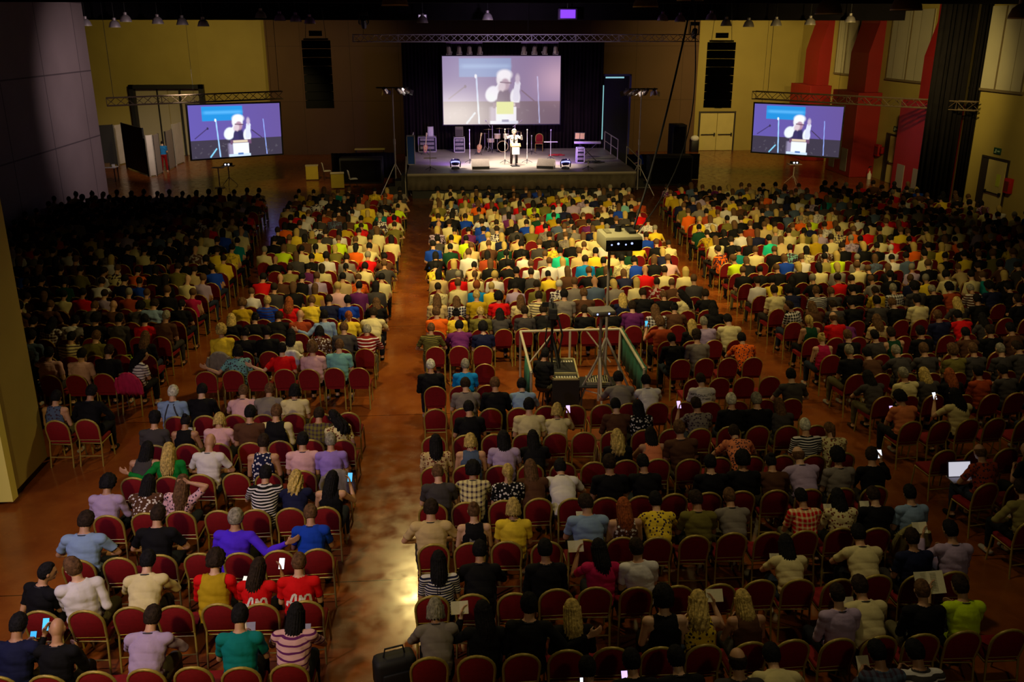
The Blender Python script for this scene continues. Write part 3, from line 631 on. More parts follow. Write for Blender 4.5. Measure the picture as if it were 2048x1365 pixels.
rack(onst(823, 329), .40, 1.42, .35, 'tall blue flight case standing on end beside the stage railing', face=BLUEC, knobs=False)
rack(onst(1160, 325), .40, .75, .4, 'narrow white edged case standing under the keyboard', side=WHITEP)
p = onst(919, 304); o = empty('guitar_combo', p+Vector((0, 0, .80)), 0, 'small dark guitar amplifier on top of the narrow rack', 'amplifier')
MB().b2((-.22, -.15, 0), (.22, .15, .55), .02).build('cabinet', mat('tweed', (.10, .085, .06), .8, noise=.3, nscale=40), o); MB().b2((-.18, -.155, .05), (.18, -.15, .42)).build('grille', mat('grille_cloth', (.06, .05, .04), .9), o)
p = onst(855, 303); o = empty('white_towel', p+Vector((.2, -.1, .82)), 0, 'white towel hanging from a rail on the wide amplifier rack', 'towel')
MB().b2((-.14, -.02, 0), (.14, .03, .52), .02).build('cloth', WHITEP, o); MB().tube([(-.16, 0, 0), (-.16, 0, .53), (.16, 0, .53), (.16, 0, 0)], .012).build('rail', STEEL, o)
# drum kit
p = onst(1005, 304); kit = empty('drum_kit', p, 0, 'drum kit with brass cymbals behind the speaker', 'drum kit')
M90 = Euler((math.pi/2, 0, 0)).to_matrix()
bd = MB().lathe([(.29, -.2), (.29, .2)], (0, 0, .32), 28, M90).build('bass_drum', mat('drum_shell', (.04, .03, .03), .3), kit)
MB().lathe([(0, 0), (.27, 0)], (0, -.205, .32), 28, M90).build('drum_head', mat('dark_head', (.05, .045, .04), .4), bd)
MB().tube([(.29*math.cos(2*math.pi*k/28), -.21, .32+.29*math.sin(2*math.pi*k/28)) for k in range(28)], .018, 6, closed=True).build('hoop', mat('gold_hoop', (.6, .48, .2), .4), bd)
SH = mat('cream_drum', (.55, .46, .25), .4)
for x, y, z, r, h, nm in ((-.28, .05, .72, .17, .24, 'tom_drum'), (.20, .05, .74, .16, .22, 'tom_drum'), (-.62, .3, .5, .2, .18, 'snare_drum'), (.6, .35, .25, .22, .42, 'floor_drum')):
    d_ = MB().lathe([(0, 0), (r, 0), (r, h), (0, h)], (x, y, z), 20).build(nm, SH if nm != 'floor_drum' else MATS['drum_shell'], kit)
    MB().lathe([(r, h-.02), (r+.01, h-.02), (r+.01, h+.01), (0, h+.012)], (x, y, z), 20).build('drum_head', mat('white_head', (.7, .68, .6), .5), d_)
    MB().cyl((x, y, 0), (x, y, z), .012).build('drum_stand', STEEL, d_)
for x, y, z, r in ((-.75, .1, 1.2, .27), (-.15, .35, 1.22, .22), (.35, .35, 1.2, .25), (.85, .25, 1.05, .24), (-.95, .4, .95, .18)):
    c_ = MB().lathe([(0, .03), (.05, .025), (r, 0), (r, -.004), (.05, .015), (0, .02)], (x, y, z), 24, Euler((R(-10), 0, 0)).to_matrix()).build('cymbal', mat('brass', (.55, .42, .16), .3, metal=.7), kit)
    m = MB().cyl((x, y, .1), (x, y, z+.05), .012)
    for k in range(3): a = 2.1*k; m.tube([(x, y, .3), (x+.22*math.cos(a), y+.22*math.sin(a), .01)], .01, 5)
    m.build('cymbal_stand', STEEL, c_)
MB().cyl((0, .7, 0), (0, .7, .45), .03).cyl((0, .7, .45), (0, .7, .52), .17, 18).build('drum_stool', BLACK, kit)
# keyboard, music stand, chair, lectern
p = onst(1174, 322); o = empty('keyboard', p, R(-6), 'long stage keyboard on a crossed stand', 'keyboard')
kb = MB().b2((-.68, -.16, .88), (.68, .16, .98), .01).build('body', mat('keyboard_shell', (.55, .52, .5), .4), o)
MB().b2((-.62, -.15, .981), (.62, -.02, .986)).build('keys', WHITEP, kb)
MB().tube([(-.45, -.15, .02), (.45, -.15, .88)], .02).tube([(.45, .12, .02), (-.45, .12, .88)], .02).b2((-.47, -.2, 0), (-.43, .2, .03)).b2((.43, -.2, 0), (.47, .2, .03)).build('stand', DARKM, o)
o = empty('music_stand', p+Vector((-.35, .35, 0)), R(-12), 'music stand with yellow lit sheet music behind the keyboard', 'music stand')
MB().cyl((0, 0, 0), (0, 0, 1.1), .015).tube([(0, 0, .2), (.22, -.1, 0)], .01).tube([(0, 0, .2), (-.22, -.1, 0)], .01).tube([(0, 0, .2), (0, .25, 0)], .01).build('pole', DARKM, o)
Mt = Euler((R(-25), 0, 0)).to_matrix(); MB().box((0, 0, 1.22), (.52, .02, .36), Mt).build('desk', BLACK, o)
MB().box((-.12, -.022, 1.22), (.22, .008, .31), Mt).box((.13, -.022, 1.22), (.22, .008, .31), Mt).build('sheet_music', mat('warm_sheet', (.75, .55, .15), .8), o)
for k, (x, y, l) in enumerate(((1112, 312, 'tangle of red and black cables on the stage behind the tray stand'), (1190, 326, 'coil of black cable on the stage beside the keyboard'))):
    q = onst(x, y); m = MB(); pts = [(math.cos(t*.9)*(.25+.2*math.sin(t*.37)), math.sin(t*1.1)*.25, .03+.04*abs(math.sin(t*2.3))) for t in range(40)]; m.tube(pts, .02, 6)
    tag(m.build('cable_tangle', mat('red_cable', (.4, .02, .02), .5) if k == 0 else BLACK, None, 'full', q), l, 'cable')
p = onst(1031, 333); o = empty('lectern', p, 0, 'slim lectern with a white front sheet before the speaker', 'lectern')
MB().b2((-.2, -.15, 0), (.2, .15, .03)).build('base_plate', DARKM, o); MB().cyl((0, 0, 0), (0, 0, 1.0), .025).build('pole', DARKM, o)
dk = MB().box((0, 0, 1.03), (.5, .38, .03), Euler((R(18), 0, 0)).to_matrix()).build('desk', mat('lectern_wood', (.35, .22, .10), .5), o)
MB().b2((-.18, -.20, .60), (.18, -.185, .95)).build('front_sheet', mat('white_sheet', (.85, .85, .85), .6), o)
MB().box((0, -.02, 1.05), (.32, .24, .01), Euler((R(18), 0, 0)).to_matrix()).build('notes', WHITEP, dk)
# railings
def railing(pts, lab, h=1.0, posts=3, drop=0):
    a, b_ = Vector(pts[0]), Vector(pts[1]); o = empty('stage_railing', a, 0, lab, 'railing', 'railings at the stage steps'); d = b_-a; RM = mat('railing_paint', (.50, .46, .36), .5)
    for k in range(posts): q = d*(k/(posts-1)); MB().cyl(q, q+Vector((0, 0, h)), .025, 8).build('post', RM, o)
    MB().tube([(0, 0, h), d+Vector((0, 0, h))], .025, 8).build('top_rail', RM, o); MB().tube([(0, 0, h*.5), d+Vector((0, 0, h*.5))], .02, 8).build('middle_rail', RM, o)
railing([(8.95, 51.2, SZ), (8.95, 47.2, SZ)], 'white railing along the keyboard edge of the stage')
railing([(9.2, 46.08, SZ-.2), (9.95, 46.08, .3)], 'short sloping railing beside the steps at the keyboard end', 1.0, 2)
railing([(-1.68, 51.5, SZ), (-1.68, 46.0, SZ)], 'white railing along the guitar edge of the stage', posts=4)
railing([(-1.85, 44.8, SZ-.2), (-1.85, 43.0, .1)], 'sloping railing going down the steps by the blue flight case', .75, 3)
for x0, x1, y0, lab in ((9.07, 10.2, 45.6, 'black steps up to the keyboard end of the stage'), (-2.95, -1.77, 44.0, 'black steps up to the guitar end of the stage')):
    o = empty('stage_steps', ((x0+x1)/2, y0, 0), 0, lab, 'steps', 'steps at the stage ends')
    for k in range(4):
        w0 = (x1-x0)/4
        xa = (x0 + w0*k) if x0 < 0 else (x1-w0*(k+1)); MB().b2((xa-(x0+x1)/2, -.5, 0), (xa+w0-(x0+x1)/2, .5, .26*(k+1))).build('step', mat('step_black', (.02, .02, .02), .6), o)
# lighting tripods
def light_tripod(foot, h, lab, heads, spread=.85):
    o = empty('lighting_tripod', foot, 0, lab, 'lighting stand', 'lighting tripods beside the stage'); TM = mat('tripod_alu', (.48, .44, .46), .4, metal=.4)
    MB().cyl((0, 0, .25), (0, 0, h*.5), .035).cyl((0, 0, h*.5), (0, 0, h), .025).cyl((0, 0, h*.48), (0, 0, h*.53), .05).build('pole', TM, o)
    for k in range(3): a = 2*math.pi*k/3-.52; MB().tube([(0, 0, 1.5), (spread*math.cos(a), spread*math.sin(a), .02)], .02, 6).tube([(0, 0, .35), (spread*.75*math.cos(a), spread*.75*math.sin(a), .4)], .012, 5).build('leg', TM, o)
    MB().b2((-.75, -.03, h-.03), (.75, .03, h+.03)).build('crossbar', DARKM, o)
    for x, em, tx in heads:
        M = (Vector((tx, .9, -.55))).to_track_quat('Z', 'Y').to_matrix()
        f = MB().lathe([(0, -.22), (.08, -.2), (.11, -.05), (.13, .16)], (x, 0, h-.12), 14, M).build('lamp_housing', mat('lamp_chrome', (.55, .50, .50), .25, metal=.8), o)
        MB().lathe([(0, .13), (.12, .13)], (x, 0, h-.12), 14, M).build('lens', mat('lens_'+em, (.6, .5, .5), .3, emit={'white': (1, .85, .95), 'red': (.6, .03, .02), 'dim': (.2, .1, .4)}[em], estr=2.2 if em == 'white' else .6), f)
        b2 = MB()
        for s_ in (-1, 1): b2.add([Vector((x, 0, h-.12))+M @ Vector(v) for v in ((s_*.12, -.12, .16), (s_*.12, .12, .16), (s_*.22, .12, .30), (s_*.22, -.12, .30))], [(0, 1, 2, 3)])
        b2.build('barn_doors', MATS['lamp_chrome'], f)
    return o
light_tripod((9.25, 43.4, 0), 4.95, 'lighting tripod beside the keyboard end of the stage', ((-.65, 'white', -.6), (-.25, 'white', -.5), (.2, 'dim', -.3), (.62, 'red', .3)))
light_tripod((-2.35, 44.3, 0), 5.0, 'lighting tripod beside the guitar end of the stage', ((-.35, 'red', .2), (.28, 'white', .5), (.62, 'white', .6)))
for a in (((9.2, 43.5, 4.9), (4.2, 45.6, 1.2), 15000, (1, .84, .70), 40), ((-2.0, 44.2, 4.9), (2.6, 45.6, 1.3), 16000, (1, .86, .76), 42), ((3.3, 43.6, 7.2), (3.4, 46.6, 1.4), 5500, (1, .84, .58), 46),
          ((0.5, 45, 2.3), (.6, 49, 1.2), 400, (.3, .1, 1), 130), ((5.7, 45, 2.3), (5.9, 49, 1.2), 400, (.3, .1, 1), 130), ((3.4, 47.5, 6.6), (3.4, 52, 2), 500, (.8, .5, .8), 100)): spot(*a)
# doorway with daylight slits behind the curtain at the keyboard end
o = empty('backstage_door', (9.75, 52.75, 0), 0, 'dark backstage door frame with thin pale blue light slits', 'door')
MB().b2((-.75, -.05, 0), (.75, .05, 5.1)).build('door_panel', BLACK, o)
MB().b2((-.88, -.08, 0), (-.76, .06, 5.2)).b2((.78, -.08, 0), (.88, .06, 5.2)).b2((-.88, -.08, 5.1), (.88, .06, 5.2)).build('frame', mat('blue_grey_frame', (.12, .14, .22), .4, metal=.4), o)
MB().b2((-.74, -.09, 1.6), (-.68, -.06, 4.6)).b2((-.6, -.09, 4.98), (.45, -.06, 5.06)).build('light_slit', mat('daylight_slit', (.4, .7, .7), .5, emit=(.28, .62, .66), estr=.8), o)
# stacks of black boxes beside the stage
for (x0, x1, y, h, lab) in ((10.4, 12.6, 46.4, 1.5, 'low black equipment stack beside the steps at the keyboard end'), (12.6, 13.4, 51.0, 2.6, 'tall black loudspeaker box standing behind the hanging column'), (-5.4, -3.2, 48.2, 1.3, 'low black equipment stack at the guitar end')):
    o = empty('equipment_box', ((x0+x1)/2, y, 0), 0, lab, 'equipment box', 'black boxes beside the stage'); w_ = (x1-x0)/2
    MB().b2((-w_, -.5, 0), (w_, .5, h), .03).build('box', mat('box_black', (.008, .008, .01), .7), o); MB().b2((-w_+.08, -.52, .1), (w_-.08, -.502, h-.1)).build('front_grille', MATTE, o)
# projectors on stands for the side screens
def projector_stand(p, h, lab, ndots, rz=0):
    o = empty('projector_stand', p, rz, lab+' stand', 'stand', 'small projector stands'); m = MB()
    for k in range(3): a = 2*math.pi*k/3+.6; MB().tube([(0, 0, .45), (.42*math.cos(a), .42*math.sin(a), .02)], .018, 6).build('leg', mat('pale_metal', (.5, .42, .36), .5), o)
    MB().cyl((0, 0, .3), (0, 0, h), .03).build('pole', MATS['pale_metal'], o); MB().b2((-.32, -.22, h), (.32, .22, h+.03)).build('table_top', MATS['pale_metal'], o)
    q = empty('small_projector', p+Vector((0, 0, h+.03)), rz, lab+' with bright lens', 'projector', 'small projectors for the side screens')
    MB().b2((-.2, -.15, 0), (.2, .15, .13), .02).build('housing', BLACK, q)
    for k in range(ndots): MB().lathe([(0, 0), (.045, 0), (.045, .02), (0, .02)], (-.09+.16*k, -.15, .075), 14, Euler((math.pi/2, 0, 0)).to_matrix()).build('lens', mat('bright_lens', (.8, .8, 1), .3, emit=(.8, .82, 1), estr=1.4), q)
projector_stand(at_z(460, 372), 1.0, 'small projector facing the side screen by the tall portal', 2); projector_stand(at_z(1585, 368), 1.0, 'small projector facing the side screen by the red pillars', 2)
o = empty('bistro_table', at_z(440, 376), 0, 'small high table with pale top beside the projector stand', 'table')
MB().b2((-.3, -.2, 1.0), (.3, .2, 1.03), .01).build('table_top', MATS['pale_metal'], o); MB().cyl((0, 0, .05), (0, 0, 1.0), .03).build('pole', MATS['pale_metal'], o); MB().lathe([(0, 0), (.25, 0), (.25, .03), (0, .05)]).build('base', MATS['pale_metal'], o)
# yellow fronted desks with chairs
YD = mat('yellow_board', (.62, .48, .05), .6, noise=.05, nscale=5)
for (x, y, lab, l2) in ((625, 361, 'yellow fronted desk farther from the stage crowd', 'white chair behind the farther yellow desk'), (676, 378, 'yellow fronted desk beside the first rows', 'white chair behind the yellow desk by the first rows')):
    p = at_z(x, y); o = empty('desk', p, R(6), lab, 'desk', 'yellow fronted desks')
    MB().b2((-.32, -.02, .05), (.32, 0, .74)).build('front_board', YD, o); MB().b2((-.34, -.03, .74), (.34, .5, .77)).build('table_top', mat('pale_wood', (.6, .5, .32), .5), o)
    for sx in (-.31, .28): MB().b2((sx, .4, 0), (sx+.03, .43, .74)).build('leg', DARKM, o); MB().b2((sx, 0, 0), (sx+.03, .03, .74)).build('leg', DARKM, o)
    c = empty('plastic_chair', p+Vector((.75, .35, 0)), R(-75), l2, 'chair', 'white chairs behind the yellow desks')
    MB().b2((-.2, -.2, .43), (.2, .2, .46), .01).build('seat', WHITEP, c); MB().box((0, -.22, .68), (.38, .03, .4), Euler((R(10), 0, 0)).to_matrix(), .01).build('backrest', WHITEP, c)
    for sx in (-.18, .18):
        for sy in (-.18, .18): MB().cyl((sx, sy, 0), (sx, sy, .43), .013, 6).build('leg', DARKM, c)
# exhibition partitions by the wall
PNL = mat('white_partition', (.52, .46, .44), .6, noise=.08, nscale=2); PB = mat('black_partition', (.012, .010, .012), .8)
def partition(a, b_, h, m, lab, t=.06, cat='partition panel', name='partition_panel'):
    a = Vector(a); b_ = Vector(b_); d = b_-a; o = empty(name, (a+b_)/2, math.atan2(d.y, d.x), lab, cat, 'exhibition partitions by the side wall'); L = d.length/2
    MB().b2((-L, -t/2, .06), (L, t/2, h)).build('board', m, o)
    MB().b2((-L, -t/2-.01, 0), (-L+.05, t/2+.01, h+.02)).b2((L-.05, -t/2-.01, 0), (L, t/2+.01, h+.02)).build('edge_posts', mat('partition_edge', (.38, .34, .32), .5) if m is PNL else PB, o)
partition(at_z(196, 334), at_z(236, 331), 2.35, PB, 'black partition next to the end of the panelled wall')
partition(at_z(237, 331), at_z(253, 327), 2.3, PNL, 'narrow white partition between the two black ones')
partition(at_z(254, 336), at_z(297, 352), 2.55, PB, 'wide black partition behind the white one')
partition(at_z(300, 354), at_z(313, 352), 2.2, PNL, 'white partition end panel closest to the crowd')
partition(at_z(314, 352), at_z(325, 346), 2.15, mat('grey_partition', (.27, .22, .20), .7), 'grey partition beside the person in the blue shirt')
partition(at_z(338, 341), at_z(351, 334), 2.15, MATS['grey_partition'], 'narrow grey partition behind the blue shirted person')
partition(at_z(353, 331), at_z(369, 325), 2.35, PNL, 'tall white partition standing next to the side screen')
o = empty('covered_table', at_z(216, 362), 0, 'low table with white cloth and clutter by the partitions', 'table')
MB().b2((-.55, -.3, .70), (.55, .3, .74), .01).build('table_top', WHITEP, o)
for sx in (-.5, .46):
    for sy in (-.27, .23): MB().b2((sx, sy, 0), (sx+.04, sy+.04, .70)).build('leg', BLACK, o)
for k, (dx, w_, h, m, l) in enumerate(((-.35, .22, .16, PAPER, 'cream paper bag on the low table'), (.05, .3, .18, mat('brown_card', (.3, .18, .06), .8), 'brown cardboard box on the low table'), (.38, .16, .12, WHITEP, 'small white box on the low table'))):
    q = empty('table_box', at_z(216, 362)+Vector((dx, 0, .74)), .2*k, l, 'box', 'things on the low table'); MB().b2((-w_/2, -.1, 0), (w_/2, .1, h), .01).build('box_body', m, q); MB().b2((-w_/2-.005, -.105, h-.03), (w_/2+.005, .105, h+.005)).build('lid', m, q)
o = empty('floor_glow_strip', at_y(740, 303, 59.2), 0, 'low cream strip as painted floor reflection at the brown wall foot', 'painted reflection'); o.location.z = 0  # bench-shaped cream strip stands in for a bright reflection on the floor
MB().b2((-.95, -.2, .35), (.95, .2, .42)).build('seat', mat('painted_glow_cream', (.7, .6, .2), .6), o); MB().b2((-.9, -.15, 0), (-.84, .15, .35)).build('leg', DARKM, o); MB().b2((.84, -.15, 0), (.9, .15, .35)).build('leg', DARKM, o)
o = empty('waste_stand', at_z(1388, 303.5), 0, 'black stand with white bag on top beside the double door', 'stand'); MB().b2((-.25, -.2, 0), (.25, .2, .7), .03).build('stand_body', BLACK, o)
MB().ell((0, 0, .85), (.28, .2, .2)).build('white_bag', WHITEP, o)
# ---------------------------------------------------------------- technical platform in the seats
def barrier():
    o = empty('barrier', (2.75, 18.0, 0), 0, 'pale metal barrier around the camera position with green cloth side', 'barrier'); RM = mat('barrier_metal', (.52, .47, .33), .45, metal=.2)
    x0, x1, y0, y1, h = -1.13, 1.15, -1.15, 1.45, 1.1
    MB().tube([(x0, y1, h), (x1, y1, h)], .03).build('top_rail', RM, o); MB().tube([(x0, y0, h), (x0, y1, h)], .03).build('side_rail', RM, o); MB().tube([(x1, y0, h), (x1, y1, h)], .03).build('side_rail', RM, o)
    for x, y in ((x0, y0), (x0, y1), (x1, y0), (x1, y1), (0, y1)): MB().cyl((x, y, 0), (x, y, h), .028).build('post', RM, o)
    for a in ((-.95, -.35), (.95, .35)): MB().tube([(a[1], y1, h), (a[0], y1, .3)], .018).build('brace', RM, o)
    G = mat('green_cloth', (.012, .10, .055), .85, noise=.2, nscale=6)
    def sheet(p0, p1, zt, zb, nm):
        vs = []; fs = []; n = 24
        for i2 in range(n+1):
            t = i2/n; q = Vector(p0).lerp(Vector(p1), t); off = .03*math.sin(i2*1.7)
            for z in (zt, (zt+zb)/2, zb): vs.append((q.x+.05+off*(1 if z < zt else .2), q.y, z))
        for i2 in range(n):
            for j in range(2): a = i2*3+j; fs.append((a, a+3, a+4, a+1))
        ob = MB().add(vs, fs).build(nm, G, o, 'full'); sm = ob.modifiers.new('thick', 'SOLIDIFY'); sm.thickness = .012
    sheet((x1, y0, 0), (x1, y1, 0), h+.03, .35, 'green_cloth'); sheet((x0-.1, y0, 0), (x0-.1, y0+.9, 0), h+.03, .5, 'green_cloth')
barrier()
def tripod(p, h, lab, spread, m, cat='tripod', k0=.3, apex=1.25, name='tripod'):
    o = empty(name, p, 0, lab, cat, 'tripods inside the barrier')
    MB().cyl((0, 0, .3), (0, 0, h), .028).cyl((0, 0, h*.6), (0, 0, h*.6+.12), .045).build('pole', m, o)
    for k in range(3):
        a = 2*math.pi*k/3+k0; MB().tube([(0, 0, apex), (spread*math.cos(a), spread*math.sin(a), .02)], .024, 6).build('leg', m, o)
        MB().tube([(0, 0, .45), (spread*.62*math.cos(a), spread*.62*math.sin(a), .48)], .012, 5).build('brace', m, o)
    MB().b2((-.15, -.12, h), (.15, .12, h+.03)).build('head_plate', DARKM, o); return o
SM = mat('stand_silver', (.55, .50, .42), .35, metal=.5)
tripod((3.27, 17.75, 0), 3.42, 'tall silver tripod carrying the big projector', .75, SM, k0=-.52, apex=1.5)
q = empty('projector', (3.42, 17.55, 3.45), R(3), 'large beige projector with dark glossy front high on a tripod', 'projector')
MB().b2((-.37, -.42, 0), (.37, .42, .30), .04).build('housing', mat('beige_plastic', (.50, .47, .27), .5), q)
MB().b2((-.36, -.445, .03), (.36, -.421, .24), .01).build('front_panel', mat('gloss_black', (.006, .006, .008), .08), q)
for k, x in enumerate((-.25, -.12, .03, .15)): MB().lathe([(0, 0), (.018+.006*(k % 2), 0), (0, .006)], (x, -.447, .15+.02*(k % 2)), 10, Euler((math.pi/2, 0, 0)).to_matrix()).build('indicator_light', mat('blue_glow', (.3, .4, 1), .3, emit=(.40, .48, 1), estr=1.6), q)
MB().lathe([(0, 0), (.07, 0), (.06, .12), (0, .12)], (0, .1, .3)).b2((.15, -.2, .30), (.3, .2, .36), .02).build('lens_knob', BLACK, q)
MB().b2((-.28, -.1, .30), (-.18, .25, .325)).build('vent', mat('beige_dark', (.3, .27, .14), .6), q)
tripod((3.05, 17.2, 0), 2.15, 'shorter silver tripod carrying the small flat projector', .62, SM, k0=.5, apex=1.3)
q = empty('media_device', (3.05, 17.2, 2.18), R(8), 'flat grey projector with blue lights on the shorter tripod', 'projector')
MB().b2((-.24, -.2, 0), (.24, .2, .10), .02).build('housing', mat('grey_plastic', (.16, .15, .13), .5), q)
for x in (-.14, .1): MB().lathe([(0, 0), (.02, 0), (0, .006)], (x, -.203, .05), 10, Euler((math.pi/2, 0, 0)).to_matrix()).build('indicator_light', MATS['blue_glow'], q)
tripod((2.2, 18.3, 0), 1.75, 'black camera tripod inside the barrier', .65, BLACK, k0=.9, apex=1.4, name='camera_tripod')
q = empty('video_camera', (2.2, 18.3, 1.78), R(-3), 'black video camera on the black tripod pointing at the stage', 'video camera')
MB().b2((-.09, -.28, .02), (.09, .22, .26), .02).build('camera_body', BLACK, q); MB().cyl((0, .22, .14), (0, .5, .14), .06, 16).build('lens', BLACK, q)
MB().tube([(0, -.2, .26), (0, -.2, .36), (0, .15, .36), (0, .15, .26)], .018).build('carry_handle', BLACK, q); MB().box((-.16, -.2, .34), (.14, .03, .10)).build('monitor', BLACK, q); MB().b2((-.07, -.30, .05), (.07, -.281, .16)).build('battery', DARKM, q)
MB().tube([(.1, -.2, .1), (.2, -.3, -.3), (.12, -.2, -.8), (.2, -.25, -1.3), (.1, -.3, -1.74)], .02).tube([(-.1, -.25, .1), (-.16, -.3, -.4), (-.05, -.2, -1.0), (-.1, -.3, -1.74)], .015).build('cable', BLACK, q)
# flight case table and mixer
o = empty('open_flight_case', (2.42, 17.95, 0), R(-3), 'open black flight case with pale metal edges used as a desk', 'flight case')
MB().b2((-.28, -.62, .1), (.28, .62, .72)).build('case_body', BLACK, o); m = MB()
for x in (-.28, .25): m.b2((x, -.62, .72), (x+.03, .62, .76))
for y in (-.62, .59, -.3): m.b2((-.28, y, .72), (.28, y+.03, .76))
m.build('edge_trim', mat('case_gold_edge', (.5, .44, .2), .4, metal=.3), o)
m = MB()
for k in range(8): x = -.2+.055*k; m.b2((x, .42, .725), (x+.035, .52, .735))
for k in range(8): x = -.2+.055*k; m.b2((x, -.52, .725), (x+.035, -.42, .735))
m.build('sockets', mat('pale_sockets', (.4, .38, .28), .5), o)
for x in (-.22, .22):
    for y in (-.55, .55): MB().cyl((x-.02, y, .05), (x+.02, y, .05), .05).build('wheel', DARKM, o)
o = empty('desk_table', (3.1, 17.55, 0), R(-4), 'low dark table under the sound mixer', 'table'); MB().b2((-.42, -.3, .55), (.42, .3, .58)).build('table_top', DARKM, o)
for sx in (-.38, .35):
    for sy in (-.27, .24): MB().b2((sx, sy, 0), (sx+.03, sy+.03, .55)).build('leg', DARKM, o)
q = empty('sound_mixer', (3.08, 17.5, .58), R(-4), 'small pale sound mixer full of knobs on the low table', 'mixer')
MB().box((0, 0, .05), (.5, .32, .08), Euler((R(8), 0, 0)).to_matrix(), .01).build('mixer_body', mat('mixer_panel', (.42, .38, .22), .5), q); m = MB()
for i2 in range(10):
    for j in range(6): m.cyl((-.22+.048*i2, -.12+.045*j, .09+(-.12+.045*j)*.14), (-.22+.048*i2, -.12+.045*j, .11+(-.12+.045*j)*.14), .010 if (i2+j) % 3 else .016, 6)
m.build('knobs', BLACK, q)
# cables: from the ceiling to the projector
c0 = Vector((3.7, 17.6, 3.78)); top = at_y(1386, -10, 21.0); m = MB()
tag(MB().tube([top.lerp(c0, t/16)+Vector((0, 0, -1.5*(t/16)*(1-t/16))) for t in range(17)], .022, 6).build('hanging_cable', BLACK, None, 'full'), 'thick black cable hanging from the ceiling down to the big projector', 'cable', 'cables to the big projector')
t2 = c0+Vector((.5, 3.0, 1.2)); tag(MB().tube([(c0+Vector((.1, .1, -.1))).lerp(top+Vector((.15, .5, 0)), t/16)+Vector((.5*math.sin(math.pi*t/16), 0, -1.9*(t/16)*(1-t/16))) for t in range(17)], .013, 6).build('hanging_cable', DARKM, None, 'full'), 'thin second cable running up beside the thick hanging one', 'cable', 'cables to the big projector')
# ---------------------------------------------------------------- banquet chair
def arch(w_, z0, z1, n=10, inset=0.0):
    """rounded-top outline in (x, z)"""
    hw = w_/2-inset; r = .19; pts = [(-hw*.94, z0+inset), ]
    zs = z1-r
    pts.append((-hw, zs-.06)); pts.append((-hw, zs))
    for k in range(1, n): a = math.pi-math.pi*k/n; pts.append((hw*math.cos(a), zs+(r-inset)*math.sin(a)))
    pts += [(hw, zs), (hw, zs-.06), (hw*.94, z0+inset)]; return pts
def back_y(z): return -.215-(z-.47)*.17
def chair_pieces():
    P = {}
    m = MB(); o = arch(.41, .50, .93); oi = arch(.41, .50, .93, inset=.035); n = len(o)
    def ring(pts, dy): return [(x, back_y(z)+dy, z) for x, z in pts]
    vs = ring(o, 0)+ring(oi, .035)+ring(oi, -.022); c1, c2 = (0, back_y(.7)+.04, .7), (0, back_y(.7)-.027, .7); vs += [c1, c2]
    fs = []
    for i in range(n):
        j = (i+1) % n; fs += [(i, j, n+j, n+i), (i, 2*n+i, 2*n+j, j), (n+i, n+j, 3*n), (2*n+j, 2*n+i, 3*n+1)]
    P['backrest'] = m.add(vs, fs).mesh('backrest', REDF, 50)
    P['back_frame'] = MB().tube(ring(o, 0)[0:], .018, 8).tube([(-.19, back_y(.5), .5), (.19, back_y(.5), .5)], .010, 6).mesh('back_frame', GOLD, 60)
    P['seat'] = MB().b2((-.205, -.20, .43), (.205, .21, .50), .028).mesh('seat', REDF, 40)
    P['seat_frame'] = MB().tube([(-.2, -.2, .425), (-.2, .2, .425), (.2, .2, .425), (.2, -.2, .425)], .013, 6, closed=True).tube([(-.19, -.27, .2), (.19, -.27, .2)], .009, 6).mesh('seat_frame', GOLD, 60)
    legs = []
    for s in (-1, 1):
        legs.append(MB().tube([(s*.193, back_y(.5), .5), (s*.198, -.235, .40), (s*.205, -.30, .0)], .014, 8).mesh('leg', GOLD, 60))
        legs.append(MB().tube([(s*.198, .195, .43), (s*.205, .225, .0)], .014, 8).mesh('leg', GOLD, 60))
    return P, legs
CP, CLEGS = chair_pieces()
def whole_chair_arrays(low=False):
    m = MB(); out = arch(.41, .50, .93, n=6 if low else 10); n = len(out)
    m.mat(0); vs = [(x, back_y(z)-.025, z) for x, z in out]+[(x, back_y(z)+.035, z) for x, z in out]
    m.add(vs, [tuple(range(n)), tuple(range(2*n-1, n-1, -1))]+[(i, (i+1) % n, n+(i+1) % n, n+i) for i in range(n)]); m.b2((-.205, -.2, .43), (.205, .21, .50))
    m.mat(1); k = 3 if low else 6
    m.tube([(x, back_y(z), z) for x, z in out], .018, 4 if low else 6, caps=False)
    for s in (-1, 1): m.tube([(s*.195, back_y(.5), .5), (s*.205, -.30, .0)], .015, k+1); m.tube([(s*.198, .2, .43), (s*.205, .225, .0)], .015, k+1)
    return m
CHAIR_MID = whole_chair_arrays().mesh('banquet_chair', [REDF, GOLD], 50)
def make_chair():
    o = empty('banquet_chair')
    for k in ('seat', 'backrest', 'back_frame', 'seat_frame'): link(k, CP[k], o)
    for l in CLEGS: link('leg', l, o)
    return o
